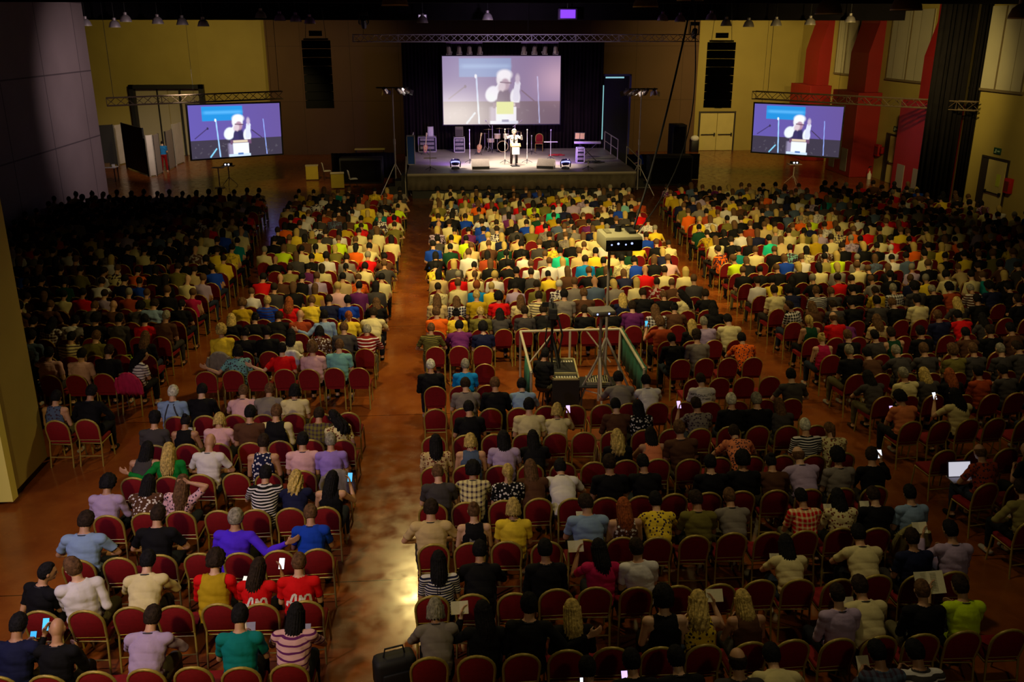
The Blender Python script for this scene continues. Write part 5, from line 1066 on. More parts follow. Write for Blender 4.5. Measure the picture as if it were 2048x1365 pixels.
# ---------------------------------------------------------------- who sits where: head position seen, clothing, hair, pose, thing held
WHO = '''
68,1133 black S ck t;155,1168 white L sb T;285,1158 cream L sk f;402,1150 red L ud a - V;500,1165 red S ld P ph1 J;594,1123 red S cb a - J;178,1040 lightblue S sd e
312,1048 black S sd e;462,1045 royal L sg R;618,1040 blue S sb a;115,1262 black L xk Q phc;300,1232 lilac L sd f;470,1278 teal S sk r bk;572,1290 pink/s S lk f bk;25,1325 navy L sk r phc
338,790 lightblue S sw a - U;405,785 black S sk r bk;488,775 pink S sb f;530,795 grey S cb f;585,795 cream S bk a;648,812 olive/p S sd r;622,842 pink S sk a;544,836 cream L cb a - W;675,850 cream/f S wk T
366,840 black T nk r pa;300,856 darkgrey S hk a;435,842 pink S by r bk;490,860 brown S sk a;332,912 green L ly L;422,888 white S xb e;287,897 darkgrey T lk f;523,905 navy/f T sd a;602,897 violet S sg a
672,912 black T lk P phc;207,958 lilac L uk a;280,972 brown/f S lk f;340,982 pink/f S lb h;582,975 navy S wy f;660,952 black/t S sk f;97,802 denim/f T sk a;177,797 black L sk e
95,715 pink S sk L;170,705 pink S sk a;217,710 black S sd a;265,720 white/s S lk t;472,725 aqua/f S bk L;567,700 red S sk L;630,705 pink S ub a;678,700 aqua S cb a
732,665 darkred/s L sg f;750,630 cream S sd f;697,632 yellow S pr r;648,640 lightblue L sk L;637,670 brown/f S bk a;585,660 cream S lk a;535,675 black L sk a;575,612 red S lr a;605,625 rust S xb a;620,612 yellow S sb r
660,602 navy S sd r;701,602 blue S sk a;762,605 black S lb a;535,607 blue/s S sy a;587,580 black S bb a;630,580 mustard T lb a;676,577 pink S sy a;720,572 purple S sk a;772,555 cream S sk a;635,552 lilac S cb a;685,557 beige S sk a;550,580 darkgrey S sd a;567,550 brown S xb a
304,640 red L sk a;298,610 lightblue L sd a;195,664 olive S sb a;147,667 cream/s S sk a;75,670 denim S sk a;282,680 black L lb a;162,585 red S sk a;180,570 white S sd f;215,582 lilac L sd a;290,582 olive S sb a;335,585 black L sb a;385,585 magenta T sb a;385,552 cream L xr a
290,555 blue S sd a;428,542 blue S sk T;465,500 yellow/p S sk a;480,478 teal S sk a;280,535 orange S sk f;295,500 cream S sk a;385,507 brown/p S xb a;362,507 black T lk a;425,510 yellow S sd P ph1;452,665 yellow L uy a;475,622 mustard S ub a;145,640 white S sk f;192,552 white S sd t;45,590 cream S sd f;497,472 cream S xb a
862,715 black L cw a;932,727 brightblue S cg a;932,780 grey S sd r;992,770 black L sb r;944,812 black S sk a;872,862 beige/f S lk a;941,882 denim T by a;1012,882 lilac S lk r bk;892,947 darkgrey S cb a;952,957 cream/p S uk f;947,1015 black T nb a - C;862,1012 beige S sd e
1054,757 lightblue L sk f;1065,825 cream S sk a;1121,842 cream S by P ph2;1231,755 grey S sk f;1394,760 white S sd a - A;1311,785 white S sk f;1404,650 lilac S cg a;1468,815 black L sw a;1526,822 black L sg a;1399,817 grey/f S sd Q ph2;1231,812 brown L sk r ph2;1286,827 black/f S lk r
1236,877 black L wy a;1314,880 salmon T lk f ph1;1076,890 black S lk f;1124,937 white S sk d;1234,947 black S sd a;1299,937 black S sk a;1037,955 black/f S py a;1039,1036 yellow S by a;1189,1015 lightblue S sd r bk;1255,1020 brown/f T lr a;1322,1022 yellow/f S sk f;1394,1003 olive S sd a;1470,1005 grey S cb f
1484,890 salmon/f S sd d ph2;1440,935 black L sk a;1494,940 black L uk a;1583,750 darkgrey S sk e;1826,757 cream S sg a;1611,862 black/t S cw a;1673,864 cream/f S pb r bk;1611,925 lilac S rb f;1681,928 grey S uk a;1748,922 black L sd P ph1;1983,915 rust/f S rb e;2036,887 black S xb a
1824,812 salmon S uk r ph2;1916,795 cream S lk Q ph1;1964,752 rust S sk a;1911,757 black L lr a;1611,988 red/p S sk a;1678,988 cream/f S lk r bk;1753,987 black S sd a pa;1821,982 lightblue S sk a;2030,965 khaki L sd e pa;1583,1090 cream S lk f bk;1743,1097 cream S sk f;1891,1062 lilac L sk Q bk
1653,1163 lilac L cd a;1741,1197 cream S sd f bk;1838,1173 black L cb a ph1;1951,1190 lime S sd Q nw;1766,1318 denim/p L sk r pa;1843,1325 darkgrey/s L sk r;1211,1113 magenta S lk Q bk;1301,1100 white S sd a;1344,1215 black T uk a pa;1399,1213 yellow/f T wy P bk;1496,1210 brown T ly a
1149,1208 black L ly a;1085,1195 black L sk R;1366,1340 black S sk f;1481,1320 darkgrey L rd a;1072,1123 black L sk a;1035,1240 black L lk Q bk;882,1127 navy/t S lk a;949,1240 grey L bg f ph1;975,1150 black L sk f;1600,1345 cream S sk d;1180,1345 black L sk f ph1;1280,1345 black L sk f ph2
1394,682 grey S hd a;1464,652 cream S sk a;1496,687 orange/f S sk f;1384,632 black L ly a;1436,632 black L lk a;1301,655 rust S ub Q phc;1321,682 black L sk a;1264,620 purple S sd a;1309,617 darkgrey/p S lb a;1166,617 black L sd a;1051,630 darkgrey S sd a;1126,592 grey S sk a;1076,592 cream/s S sd a;1044,607 cream S lb a
1191,572 denim S xr a;1164,587 brown S sb a;1276,572 cream S ly a;1319,572 darkred/p S sd a;1371,592 cream S lk T;1379,557 darkgrey S sb a;1334,550 cream S sd a;1331,527 pink S cb e;1256,527 cream/p S sk a;1176,530 brightblue S sd a;1221,522 darkgreen S sk a;1074,572 olive S sd a;1124,567 white/t S cw a;1041,550 black S sk a;1374,545 cream S wy a
1326,495 black L sb a;1484,530 lime S sb T;1436,502 orange/s S sd T;1471,500 teal S sk a;1499,497 cream S sb a;1116,500 turquoise S sk a;1089,500 grey S cb a;1154,500 beige S sb a;1189,505 yellow S sk a;1221,502 cream S sk a;1066,525 white S cb a;1106,534 white S cb a;1156,482 cream S sb a;1184,477 cream S by a;1134,464 darkgrey S sb a
862,502 blue S sk a;897,502 darkgreen S sk a;937,517 white S sb a - B;974,507 rust S lk a;869,533 yellow/p S sk f;917,552 red S cg a;949,542 cream S pb a;987,540 white S uy a;877,555 beige S lk a;917,582 cream S cb a;954,577 brightblue S ur a;997,597 red S uk a;877,574 cream/p S sd a;874,610 beige S lb a;877,628 orange S sb a
912,622 yellow S nk a;954,604 mustard S cy a;962,634 olive S cy a;862,648 olive/t S cb e;920,667 purple L sk f;972,552 yellow S sy a;1686,562 red S sd a;1736,544 cream S sb a;1796,587 darkgrey/p S cg a;1756,582 mustard S sd a;1836,609 cream S sk a;1838,542 lilac S cg a;1866,564 yellow S cg a;1916,587 rust S uk e;1946,557 cream S sk a
1583,609 black/p S sd T;1666,637 red S rb a;1706,645 purple L sd d;1621,644 darkgreen T py a;1643,674 magenta T ny a;1758,642 beige S lb a;1786,622 darkgrey L sk a;1671,607 darkgrey S sd a;1633,614 brown S lb a;1548,587 cream S sd a;1643,584 black/t S cb a;1643,542 cream S bk a;1683,527 lime S wy a;1576,557 black L lk a
1941,642 red L sk f;1886,687 olive S ub a;1801,684 darkgreen T sd a;1716,617 black L sk a;1736,487 navy S sk e;1693,474 lilac/f S cg a;1631,442 lime S cy a;1598,427 beige/f S cy a;1753,462 olive S sk a;1543,484 turquoise S sk a;1603,482 cream S ly a;1673,464 cream/t S sd a;1711,467 orange S cb a;1946,457 lilac L sb T
1893,449 cream S uk a;1811,467 yellow S sb a;1853,494 olive S sk a;1823,494 orange S ly a;1881,502 yellow S wy a;1816,519 denim S sk a;1861,522 cream S sk a;1946,517 yellow S nk a;1993,519 olive S ub a;1616,504 cream/f S lk a;1646,509 khaki S sk a;1583,507 aqua/t S sd a;1551,462 grey S cy a;1783,500 white S hw a
925,478 lime S sk a;890,455 cream S sd a;875,425 yellow S cy a;944,426 yellow S sy a;903,475 cream S sk a;985,458 white/t S sd a;980,470 cream S cy a;630,500 yellow S pk a;655,510 white S uk a;680,462 white S lk a;755,470 cream S lb a;790,475 cream S lk a;715,495 orange S bk a;640,480 cream S sk a;780,430 red S sk a;820,450 olive S sd e;716,432 lime S sk a
605,497 cream S sk a;780,540 darkgrey S cb e;650,525 cream S bd a;1355,430 orange S sb a;1290,470 blue S sd a;1110,425 turquoise S sk a;1225,405 cream/t S sk a;1245,410 aqua S sb a;1380,450 darkgreen S sk a;1130,460 grey S sd a;1350,448 orange S sd a;1400,440 yellow S cy a
'''
ROWY = lambda k: 8.48+1.166*k
def lerp(a, b_, t): return a+(b_-a)*max(0, min(1, t))
BLOCKS = {'A': 'wall block', 'B': 'narrow block', 'C': 'wide block', 'D': 'pillar block'}
def seat_x(bl, i, Y):
    if bl == 'A': return lerp(-6.5, -7.6, (Y-27)/10)-.52*i
    if bl == 'B': return -1.85-.52*i
    if bl == 'C': return -.30+.52*i
    return lerp(8.2, 9.4, (Y-24)/14)+.53*i
def project(p):
    d = Vector(p)-cam.location; z = d.dot(_fw); return (1024+FPX*d.dot(_rt)/z, 682.5-FPX*d.dot(_up)/z) if z > .1 else (-9999, -9999)
SEATS = {}
for k in range(-1, 26):
    Y = ROWY(k)
    cnt = {'A': 17 if k >= 6 else 0, 'B': 7 if Y < 27 else (8 if Y < 33 else 9), 'C': 14 if Y < 27 else (15 if Y < 33 else 16), 'D': 24 if k >= 2 else 0}
    if k in (7,): cnt['B'] = 0; cnt['A'] = 0
    for bl, n in cnt.items():
        for i in range(n):
            X = seat_x(bl, i, Y)
            if bl == 'C' and 1.2 < X < 4.5 and k in (7, 8, 9): continue
            if bl == 'C' and k == 8 and X < .5: continue
            if bl == 'A' and (X < -15.4 or (k <= 5 and X < -7.2) or (k == 6 and X < -7.2)): continue
            if bl == 'D' and X > 21.0-(.0 if Y < 36 else .8): continue
            px, py = project((X, Y+.3, .9))
            if not (-40 < px < 2090 and py < 1440): continue
            SEATS[(bl, k, i)] = dict(pos=(X+rnd.uniform(-.02, .02), Y+.30+rnd.uniform(-.03, .03)), rz=rnd.uniform(-.05, .05)+{'A': -.10, 'D': .11}.get(bl, 0), who=None, px=px, py=py)
by_row = {}
for s in SEATS: by_row.setdefault(s[1], []).append(s)
misfit = []
entries = [e for line in WHO.strip().split('\n') for e in line.split(';') if e.strip()]
for e in entries:
    p = e.split(); x, y = map(float, p[0].split(',')); h = at_z(x, y, 1.22); kk = (h.y-.40-8.48)/1.166; k = int(round(kk))
    best = None
    for dk in (0, 1, -1):
        for s in by_row.get(k+dk, []):
            if SEATS[s]['who']: continue
            d = abs(SEATS[s]['pos'][0]-h.x)+abs(kk-(k+dk))*.8
            if best is None or d < best[0]: best = (d, s)
    if best is None or best[0] > 1.25: misfit.append((e, round(h.x, 1), round(h.y, 1))); continue
    SEATS[best[1]]['who'] = p[1:]; SEATS[best[1]]['dx'] = max(-.1, min(.1, h.x-SEATS[best[1]]['pos'][0]))
print('MISFIT', len(misfit), misfit[:12], 'seats', len(SEATS))
order = sorted(SEATS, key=lambda s: (s[1], s[0], s[2]))
near_chairs = set(order[:300])
# people not read one by one: filled by the look of their part of the hall
PAL = [('cream', 14), ('white', 9), ('black', 20), ('darkgrey', 9), ('grey', 7), ('brown', 6), ('olive', 6), ('yellow', 5), ('mustard', 4), ('navy', 6), ('blue', 2), ('red', 4), ('orange', 3), ('darkgreen', 2), ('beige', 7), ('lilac', 5), ('lime', 1), ('rust', 3), ('purple', 2), ('teal', 1), ('denim', 4), ('khaki', 3)]
PALF = [c for c, n in PAL for _ in range(n)]
HST = ['sk']*8+['sd']*8+['lk']*4+['lb']*3+['sb']*4+['cb']*2+['cg']*2+['uk']*2+['by']*2+['ly']*2+['pk', 'nk', 'xb', 'wb']
KNEAR = 11
for s in order:
    bl, k, i = s; q = SEATS[s]
    if q['who']: continue
    if k > KNEAR: pr = .93
    elif bl == 'A': pr = .8 if k > 8 else .5
    elif bl == 'D': pr = .8 if k > 5 else .5
    elif bl == 'C' and k >= 9: pr = .75
    elif bl == 'B' and k >= 9: pr = .8
    elif bl == 'C' and q['px'] > 1500: pr = .18
    elif 3 <= k <= 6 and bl == 'C': pr = .22
    else: pr = .05
    if rnd.random() < pr:
        c = rnd.choice(PALF)
        if bl in 'AD' and rnd.random() < (.35 if k < 16 else .1): c = 'black'
        if k <= KNEAR: c = rnd.choice(['black', 'black', 'darkgrey', 'navy', 'brown', 'black', 'darkgrey'])
        q['who'] = [c + ('/'+rnd.choice('spf') if rnd.random() < .15 and c not in ('black', 'darkgrey') else ''), rnd.choice('SSSL'), rnd.choice(HST), rnd.choice('aarref')]; q['dx'] = rnd.uniform(-.05, .05)
ORD = ('zeroth first second third fourth fifth sixth seventh eighth ninth tenth eleventh twelfth thirteenth fourteenth fifteenth sixteenth seventeenth eighteenth nineteenth twentieth twenty-first twenty-second twenty-third twenty-fourth twenty-fifth twenty-sixth').split()
def where(s): return '%s, %s row from back, %s seat' % (BLOCKS[s[0]], ORD[s[1]+2], ORD[s[2]+1])
PN = {'-': '', 's': 'striped ', 't': 'striped ', 'p': 'checked ', 'f': 'patterned '}
GR = {'A': 'people in the block along the panelled wall', 'B': 'people in the narrow block beside the centre aisle', 'C': 'people in the wide block beside the centre aisle', 'D': 'people in the block by the red pillars'}
GC = {'A': 'chairs in the block along the panelled wall', 'B': 'chairs in the narrow block beside the centre aisle', 'C': 'chairs in the wide block beside the centre aisle', 'D': 'chairs in the block by the red pillars'}
# ---------------------------------------------------------------- chairs
proto = None; nc = 0
for s in order:
    if s not in near_chairs: continue
    q = SEATS[s]
    if nc < 170:
        if proto is None: proto = make_chair(); o = proto
        else: o = copy_tree(proto)
    else: o = bpy.data.objects.new('banquet_chair', CHAIR_MID); C.objects.link(o)
    nc += 1
    o.location = (*q['pos'], 0); o.rotation_euler = (0, 0, q['rz'])
    tag(o, ('red banquet chair under its sitter, ' if q['who'] else 'empty red banquet chair, gold frame, ')+where(s), 'chair', GC[s[0]])
# ---------------------------------------------------------------- prints on clothes
def text_polys(txt, size, spacing=1.0):
    cu = bpy.data.curves.new('lettering', 'FONT'); cu.body = txt; cu.size = size; cu.align_x = 'CENTER'; cu.align_y = 'CENTER'; cu.space_line = spacing; cu.resolution_u = 3
    t = bpy.data.objects.new('tmp', cu); C.objects.link(t); dg = bpy.context.evaluated_depsgraph_get(); dg.update(); me = bpy.data.meshes.new_from_object(t.evaluated_get(dg)); bpy.data.objects.remove(t)
    bm = bmesh.new(); bm.from_mesh(me); bmesh.ops.triangulate(bm, faces=bm.faces[:]); bmesh.ops.subdivide_edges(bm, edges=[e for e in bm.edges if e.calc_length() > .03], cuts=1)
    r = [(v.co.x, v.co.y) for v in bm.verts]; bm.verts.index_update(); f = [tuple(v.index for v in q.verts) for q in bm.faces]; bm.free(); return r, f
def print_on(shirt, pts, faces, name, m, zc, xc=0.0):
    """lays a flat design on the back of the shirt"""
    v, f = arrays(shirt.data); tree = BVHTree.FromPolygons([tuple(p) for p in v], f); vs = []
    for x, z in pts:
        h = tree.ray_cast(Vector((-(x)*-1+xc, -1.2, zc+z)), Vector((0, 1, 0)), 2.0)
        vs.append((h[0]+Vector((0, -.006, 0))) if h[0] is not None else Vector((x+xc, -.2, zc+z)))
    o = MB().add(vs, faces).build(name, m, shirt, 'full'); return o
INK = mat('dark_ink', (.02, .02, .03), .7); WINK = mat('white_print', (.75, .70, .66), .7); GINK = mat('grey_print', (.20, .18, .17), .7)
def strokes(lines, t=.016):
    vs, fs = [], []
    for pl in lines:
        for (x0, y0), (x1, y1) in zip(pl, pl[1:]):
            d = math.hypot(x1-x0, y1-y0); nx, ny = -(y1-y0)/d*t, (x1-x0)/d*t; k = 4
            for j in range(k):
                a, b_ = j/k, (j+1)/k; q = len(vs); vs += [(x0+(x1-x0)*a+nx, y0+(y1-y0)*a+ny), (x0+(x1-x0)*a-nx, y0+(y1-y0)*a-ny), (x0+(x1-x0)*b_-nx, y0+(y1-y0)*b_-ny), (x0+(x1-x0)*b_+nx, y0+(y1-y0)*b_+ny)]; fs.append((q, q+1, q+2, q+3))
    return vs, fs
def decorate(code, sh, o, pose):
    if code == 'A': pts, f = text_polys('AERONAUTICA\nMILITARE', .062); print_on(sh, pts, f, 'lettering', INK, .93)
    if code == 'B': pts, f = text_polys('T', .20); print_on(sh, pts, f, 'lettering', INK, .90)
    if code == 'J': pts, f = strokes([[(-.13, -.06), (-.12, .0), (-.09, -.01), (-.05, .09), (-.02, .10), (-.03, -.05)], [(-.10, -.02), (.0, .0)], [(.01, -.05), (.03, .09), (.06, .0), (.09, .08), (.13, .07), (.14, -.05)], [(.02, -.085), (.13, -.08)]], .013); print_on(sh, pts, f, 'logo_print', WINK, .83)
    if code == 'C':
        pts = [(0, 0)]+[(.075*math.cos(2*math.pi*k/20), .07*math.sin(2*math.pi*k/20)) for k in range(20)]; f = [(0, 1+k, 1+(k+1) % 20) for k in range(20)]
        n = len(pts); pts += [(-.07, .04), (-.03, .07), (-.065, .10), (.07, .04), (.03, .07), (.065, .10)]; f += [(n, n+1, n+2), (n+3, n+4, n+5)]; print_on(sh, pts, f, 'cat_face_print', GINK, .82)
    if code in 'VW':
        vv = link('waistcoat', BODIES[pose]['V'], o); vv.color = c4(COL['mustard' if code == 'V' else 'black']); vv['c2'] = [0, 0, 0]; vv['label'] = 'mustard padded waistcoat' if code == 'V' else 'black waistcoat'
    if code == 'U':
        pts, f = strokes([[(-.04, .25), (-.10, .05), (-.13, -.15)], [(.04, .25), (.10, .05), (.13, -.15)]], .011)
        print_on(sh, pts, f, 'braces', INK, .80)
# ---------------------------------------------------------------- things held
def held(kind, pose, root_loc, rz, scale, lab_where, who):
    side = {'P': 1, 'Q': -1}.get(pose, 0); Rz = Matrix.Rotation(rz, 3, 'Z'); J = BODIES[pose]['J']
    wr = (J.arms[0][3]+J.arms[1][3])/2 if side == 0 else (J.arms[1][3] if side > 0 else J.arms[0][3])
    c = wr+(Vector((0, .10, .05)) if side == 0 else Vector((-side*.0, .06, .09))); L = Vector(root_loc)+Rz @ (c*scale)
    t = R(52)
    M = Euler((t, 0, rz+side*R(-4)))
    if kind in ('ph1', 'ph2', 'phc'):
        o = empty('phone', L, 0, 'lit phone in the hands of the '+who, 'phone', 'lit phones in the audience'); o.rotation_euler = M
        MB().b2((-.038, -.075, -.005), (.038, .075, .004), .004).build('phone_body', BLACK, o)
        e = {'ph1': ('white_glow', (.85, .9, 1), 1.1), 'ph2': ('lilac_glow', (.70, .50, 1), 1.3), 'phc': ('cyan_phone_glow', (.05, .45, .85), .9)}[kind]
        MB().b2((-.034, -.068, .0045), (.034, .068, .006)).build('phone_screen', mat(e[0], e[1], .3, emit=e[1], estr=e[2]), o)
    elif kind in ('bk', 'nw'):
        w_, h = (.105, .15) if kind == 'bk' else (.19, .27)
        o = empty('booklet' if kind == 'bk' else 'newspaper', L, 0, ('open booklet' if kind == 'bk' else 'unfolded newspaper')+' held by the '+who, 'booklet' if kind == 'bk' else 'newspaper', 'booklets held in the audience' if kind == 'bk' else None); o.rotation_euler = M
        if kind == 'bk': o.location = L+Vector((side*.03, 0, .0))
        for s_ in (-1, 1): MB().box((s_*w_*.97/2, 0, .012), (w_, h, .006), rotm(s_*-14, 'Y')).build('page', PAPER, o)
        if kind == 'nw':
            m = MB()
            for s_ in (-1, 1):
                for c2 in range(2):
                    for r_ in range(12): m.box((s_*(.03+.085*c2+.035), .11-.019*r_, .0185+.012+.0 if False else .0165-abs(.065+.085*c2-.095)*.25+.006), (.07, .006, .001), rotm(s_*-14, 'Y'))
            m.build('print_columns', mat('grey_newsprint', (.35, .33, .22), .9), o)
    elif kind == 'pa':
        o = empty('paper_sheet', L, 0, 'paper sheet held by the '+who, 'paper', 'paper sheets held in the audience'); o.rotation_euler = M
        MB().b2((-.07, -.10, -.001), (.07, .10, .002)).build('sheet', PAPER, o); MB().b2((-.02, -.11, -.003), (.02, -.09, .003)).build('clip', DARKM, o)
# ---------------------------------------------------------------- people one by one
def shirt_words(c, pat, sl, code=None):
    n = CNAME.get(c, c).replace(' ', '-'); k = {'S': 'T-shirt', 'L': 'long-sleeved top', 'T': 'sleeveless top'}[sl]
    return PN[pat]+n+' '+k
hash_ = lambda s: ord(s[0])*31+s[1]*17+s[2]*7
np_ = 0; crowd = []
for s in order:
    q = SEATS[s]
    if not q['who']: continue
    wv = q['who']; c, _, pat = wv[0].partition('/'); pat = pat or '-'; sl, hair, pose = wv[1], wv[2], wv[3]
    if s[1] > KNEAR or np_ >= 300: crowd.append((s, c, pat, sl, hair, pose)); continue
    np_ += 1
    if pose == 'a' : pose = rnd.choice('aaarn')
    sc = rnd.uniform(1.03, 1.10) if hair[0] not in 'lbwpn' else rnd.uniform(.99, 1.05); wd = rnd.uniform(.99, 1.07)
    if (c, hair) in (('beige', 'sd'), ('royal', 'sg'), ('lightblue', 'sd')) or 'khaki' == c: wd = 1.17
    loc = (q['pos'][0]+q['dx'], q['pos'][1], 0); rz = q['rz']
    c2 = None
    if c == 'mustard' and sl == 'T' and hair == 'ud': c2 = None
    if pat == 's' and c == 'pink': c2 = COL['purple']
    if pat == 'f' and c in ('beige', 'cream'): c2 = lin(110, 60, 45)
    if pat == 'p' and c == 'red': c2 = lin(225, 205, 150)
    if pat == 's' and c == 'orange': c2 = COL['darkred']
    if pat == 't' and c == 'olive': c2 = lin(40, 36, 24)
    o, sh = person(pose, c, pat, sl, hair, loc, rz, sc, wd, c2, lanyard=(sl != 'T' and s[1] <= 7 and (hash_(s) % 5) < 3))
    if len(wv) > 5: decorate(wv[5], sh, o, pose)
    hs = 'bald head' if hair[0] == 'x' else ('knitted hat' if hair[0] == 'h' else HS[hair[0]]+' '+HN[hair[1]]+' hair')
    base = 'person in '+shirt_words(c, pat, sl)+', '+hs
    lab = base+', '+where(s)
    if len(lab.replace('-', '').split()) > 16: lab = base.replace(' top', '')+', '+where(s)
    if len(lab.split()) > 16: lab = lab.replace(' hair,', ',')
    if len(lab.split()) > 16: lab = lab.replace(' from back,', ',')
    tag(o, lab, 'person', GR[s[0]])
    if len(wv) > 4 and wv[4] != '-': held(wv[4], pose if pose in 'PQr' else pose, loc, rz, sc, where(s), 'sitter, '+where(s))
print('PERSONS', np_, 'CROWD', len(crowd))
# ---------------------------------------------------------------- far rows: the rest of the audience and of the chairs
cm = bpy.data.materials.new('crowd_colours'); cm.use_nodes = True; nt = cm.node_tree; b = nt.nodes['Principled BSDF']; b.inputs['Roughness'].default_value = .8; b.inputs['Specular IOR Level'].default_value = .2
at = nt.nodes.new('ShaderNodeAttribute'); at.attribute_name = 'col'; nt.links.new(at.outputs['Color'], b.inputs['Base Color'])
LOW = {}
for key in ('a', 'r', 'f', 'e', 't', 'T', 'L', 'R'):
    J = skeleton(POSES[key]); raw = body_shape(J, False).mesh('low', SKIN)
    me = evaluated(raw, [('REMESH', dict(mode='VOXEL', voxel_size=.034)), ('SMOOTH', dict(factor=.4, iterations=1)), ('DECIMATE', dict(ratio=.34))]); v, f = arrays(me)
    B = bones(J); ce = np.array([v[list(q)].mean(axis=0) for q in f]); lab, t = label_verts(ce, B); nm = np.array([x[0] for x in B])[lab]
    region = np.zeros(len(f), int)     # 0 skin 1 shirt 2 trousers 3 shoe
    tor = nm == 'torso'; region[tor] = 1; region[tor & (ce[:, 2] < .55)] = 2; region[np.isin(nm, ['up0', 'up1']) & (t < .75)] = 1
    region[np.isin(nm, ['th0', 'th1', 'sh0', 'sh1'])] = 2; region[np.isin(nm, ['ft0', 'ft1'])] = 3; sl_ = np.isin(nm, ['up0', 'up1', 'fo0', 'fo1'])
    grow = v.copy(); LOW[key] = (v, f, region, sl_, J)
def low_hair(style, J):
    m = MB(); H = lambda p: J.head+J.Rhead @ Vector(p); k = 1.12 if style == 'u' else 1.0
    if style != 'r': m.ell(H((0, -.018, .020)), (.084*k, .098*k, .108*k), J.Rhead, 10, 7)
    else: m.ell(H((0, -.03, -.02)), (.084, .088, .075), J.Rhead, 10, 6)
    if style in 'lwb': L = .10 if style == 'b' else .24; m.cap(H((0, -.04, -.01)), .088, H((0, -.05, -.02))+Vector((0, -.05, -L)), .060, 10)
    if style == 'p': m.cap(H((0, -.12, .02)), .025, H((0, -.13, 0))+Vector((0, -.03, -.2)), .02, 6)
    if style == 'n': m.ell(H((0, -.08, .09)), (.04, .04, .04), None, 8, 5)
    return np.array([tuple(p) for p in m.v]), m.f
AV, AF, AC = [], [], []; base = 0
for (s, c, pat, sl, hair, pose) in crowd:
    q = SEATS[s]; key = pose if pose in LOW else {'P': 'r', 'h': 'e', 'd': 'f', 'Q': 'r', 'H': 'e', 'n': 'a'}.get(pose, 'a')
    if key in 'LR' and rnd.random() < .7: key = 'a'
    v, f, region, slv, J = LOW[key]; sc = rnd.uniform(1.0, 1.10); a = q['rz']+rnd.uniform(-.12, .12); cs, sn = math.cos(a), math.sin(a)
    wd = rnd.uniform(.98, 1.12)
    def place(v):
        w_ = v*np.array([sc*wd, sc, sc]); return np.stack([w_[:, 0]*cs-w_[:, 1]*sn+q['pos'][0]+q['dx'], w_[:, 0]*sn+w_[:, 1]*cs+q['pos'][1], w_[:, 2]], 1)
    col1 = COL[c]; col2 = second(col1); sk = rnd.choice(SKINS); tr = rnd.choice(TROU)
    AV.append(place(v)); ce_z = np.array([v[list(x)].mean(axis=0) for x in f]) if pat != '-' else None
    for j, x in enumerate(f):
        AF.append(tuple(base+i for i in x)); r = region[j]
        if sl == 'L' and slv[j]: r = 1
        if sl == 'T' and slv[j]: r = 0
        cc = (sk, col1, tr, (.03, .03, .03))[r]
        if r == 1 and pat in ('s', 't') and (ce_z[j][2]*17) % 1 > .6: cc = col2
        if r == 1 and pat in ('p', 'f') and ((j*7919) % 10) < 3: cc = tuple((x1+x2)/2 for x1, x2 in zip(col1, col2))
        AC.append(cc)
    base += len(v)
    if hair[0] != 'x':
        hv, hf = low_hair(hair[0], J); AV.append(place(hv)); hc = HCOL['w' if hair[0] == 'h' and c == 'white' else hair[1]]
        for x in hf: AF.append(tuple(base+i for i in x)); AC.append(hc)
        base += len(hv)
me = bpy.data.meshes.new('seated_crowd'); me.from_pydata(np.concatenate(AV).tolist(), [], AF); me.materials.append(cm)
ca = me.color_attributes.new('col', 'FLOAT_COLOR', 'CORNER'); ls = np.array([len(f) for f in AF]); buf = np.ones((ls.sum(), 4), np.float32); buf[:, :3] = np.repeat(np.array(AC, np.float32), ls, axis=0); ca.data.foreach_set('color', buf.ravel())
me.polygons.foreach_set('use_smooth', [True]*len(AF)); me.update()
tag(link('seated_crowd', me), 'dense crowd of seated people filling the rows towards the stage', 'crowd', kind='stuff')
cl = whole_chair_arrays(True); V = np.array(cl.v); rows = [SEATS[s] for s in order if s not in near_chairs]; n = len(V); VV = []; FF = []; MM = []
for i, q in enumerate(rows):
    a = q['rz']; cs, sn = math.cos(a), math.sin(a); VV.append(np.stack([V[:, 0]*cs-V[:, 1]*sn+q['pos'][0], V[:, 0]*sn+V[:, 1]*cs+q['pos'][1], V[:, 2]], 1)); FF += [tuple(i*n+j for j in f) for f in cl.f]; MM += cl.m
me = bpy.data.meshes.new('chair_mass'); me.from_pydata(np.concatenate(VV).tolist(), [], FF); me.materials.append(REDF); me.materials.append(GOLD); me.polygons.foreach_set('material_index', MM); me.update()
tag(link('distant_chair_rows', me), 'red banquet chairs of the far rows towards the stage', 'chairs', kind='stuff')
# ---------------------------------------------------------------- standing people and single things among the seats
SHIRTC = {}
def standing(key, pose, loc, rz, shirt, sleeve, hair, lab, trousers, scale=1.0, pat='-', group=None, skin=None):
    POSES[key] = pose; J = skeleton(pose, True); make_body(key, J); o, sh = person(key, shirt, pat, sleeve, hair, (loc[0], loc[1], loc[2]+.36*scale), rz, scale, 1.0, None, skin, trousers); tag(o, lab, 'person', group); return o, sh
o, sh = standing('speak', (4, 0, 0, 8, 6, 'up2', 'up'), onst(1028, 331), math.pi, 'white', 'L', 'uw', 'person on stage speaking with raised hands, white shirt, dark tie, white hair', lin(40, 28, 24), 1.03, skin=(.6, .42, .33))
o.scale = (o.scale[0]*1.05, o.scale[1]*1.1, o.scale[2])
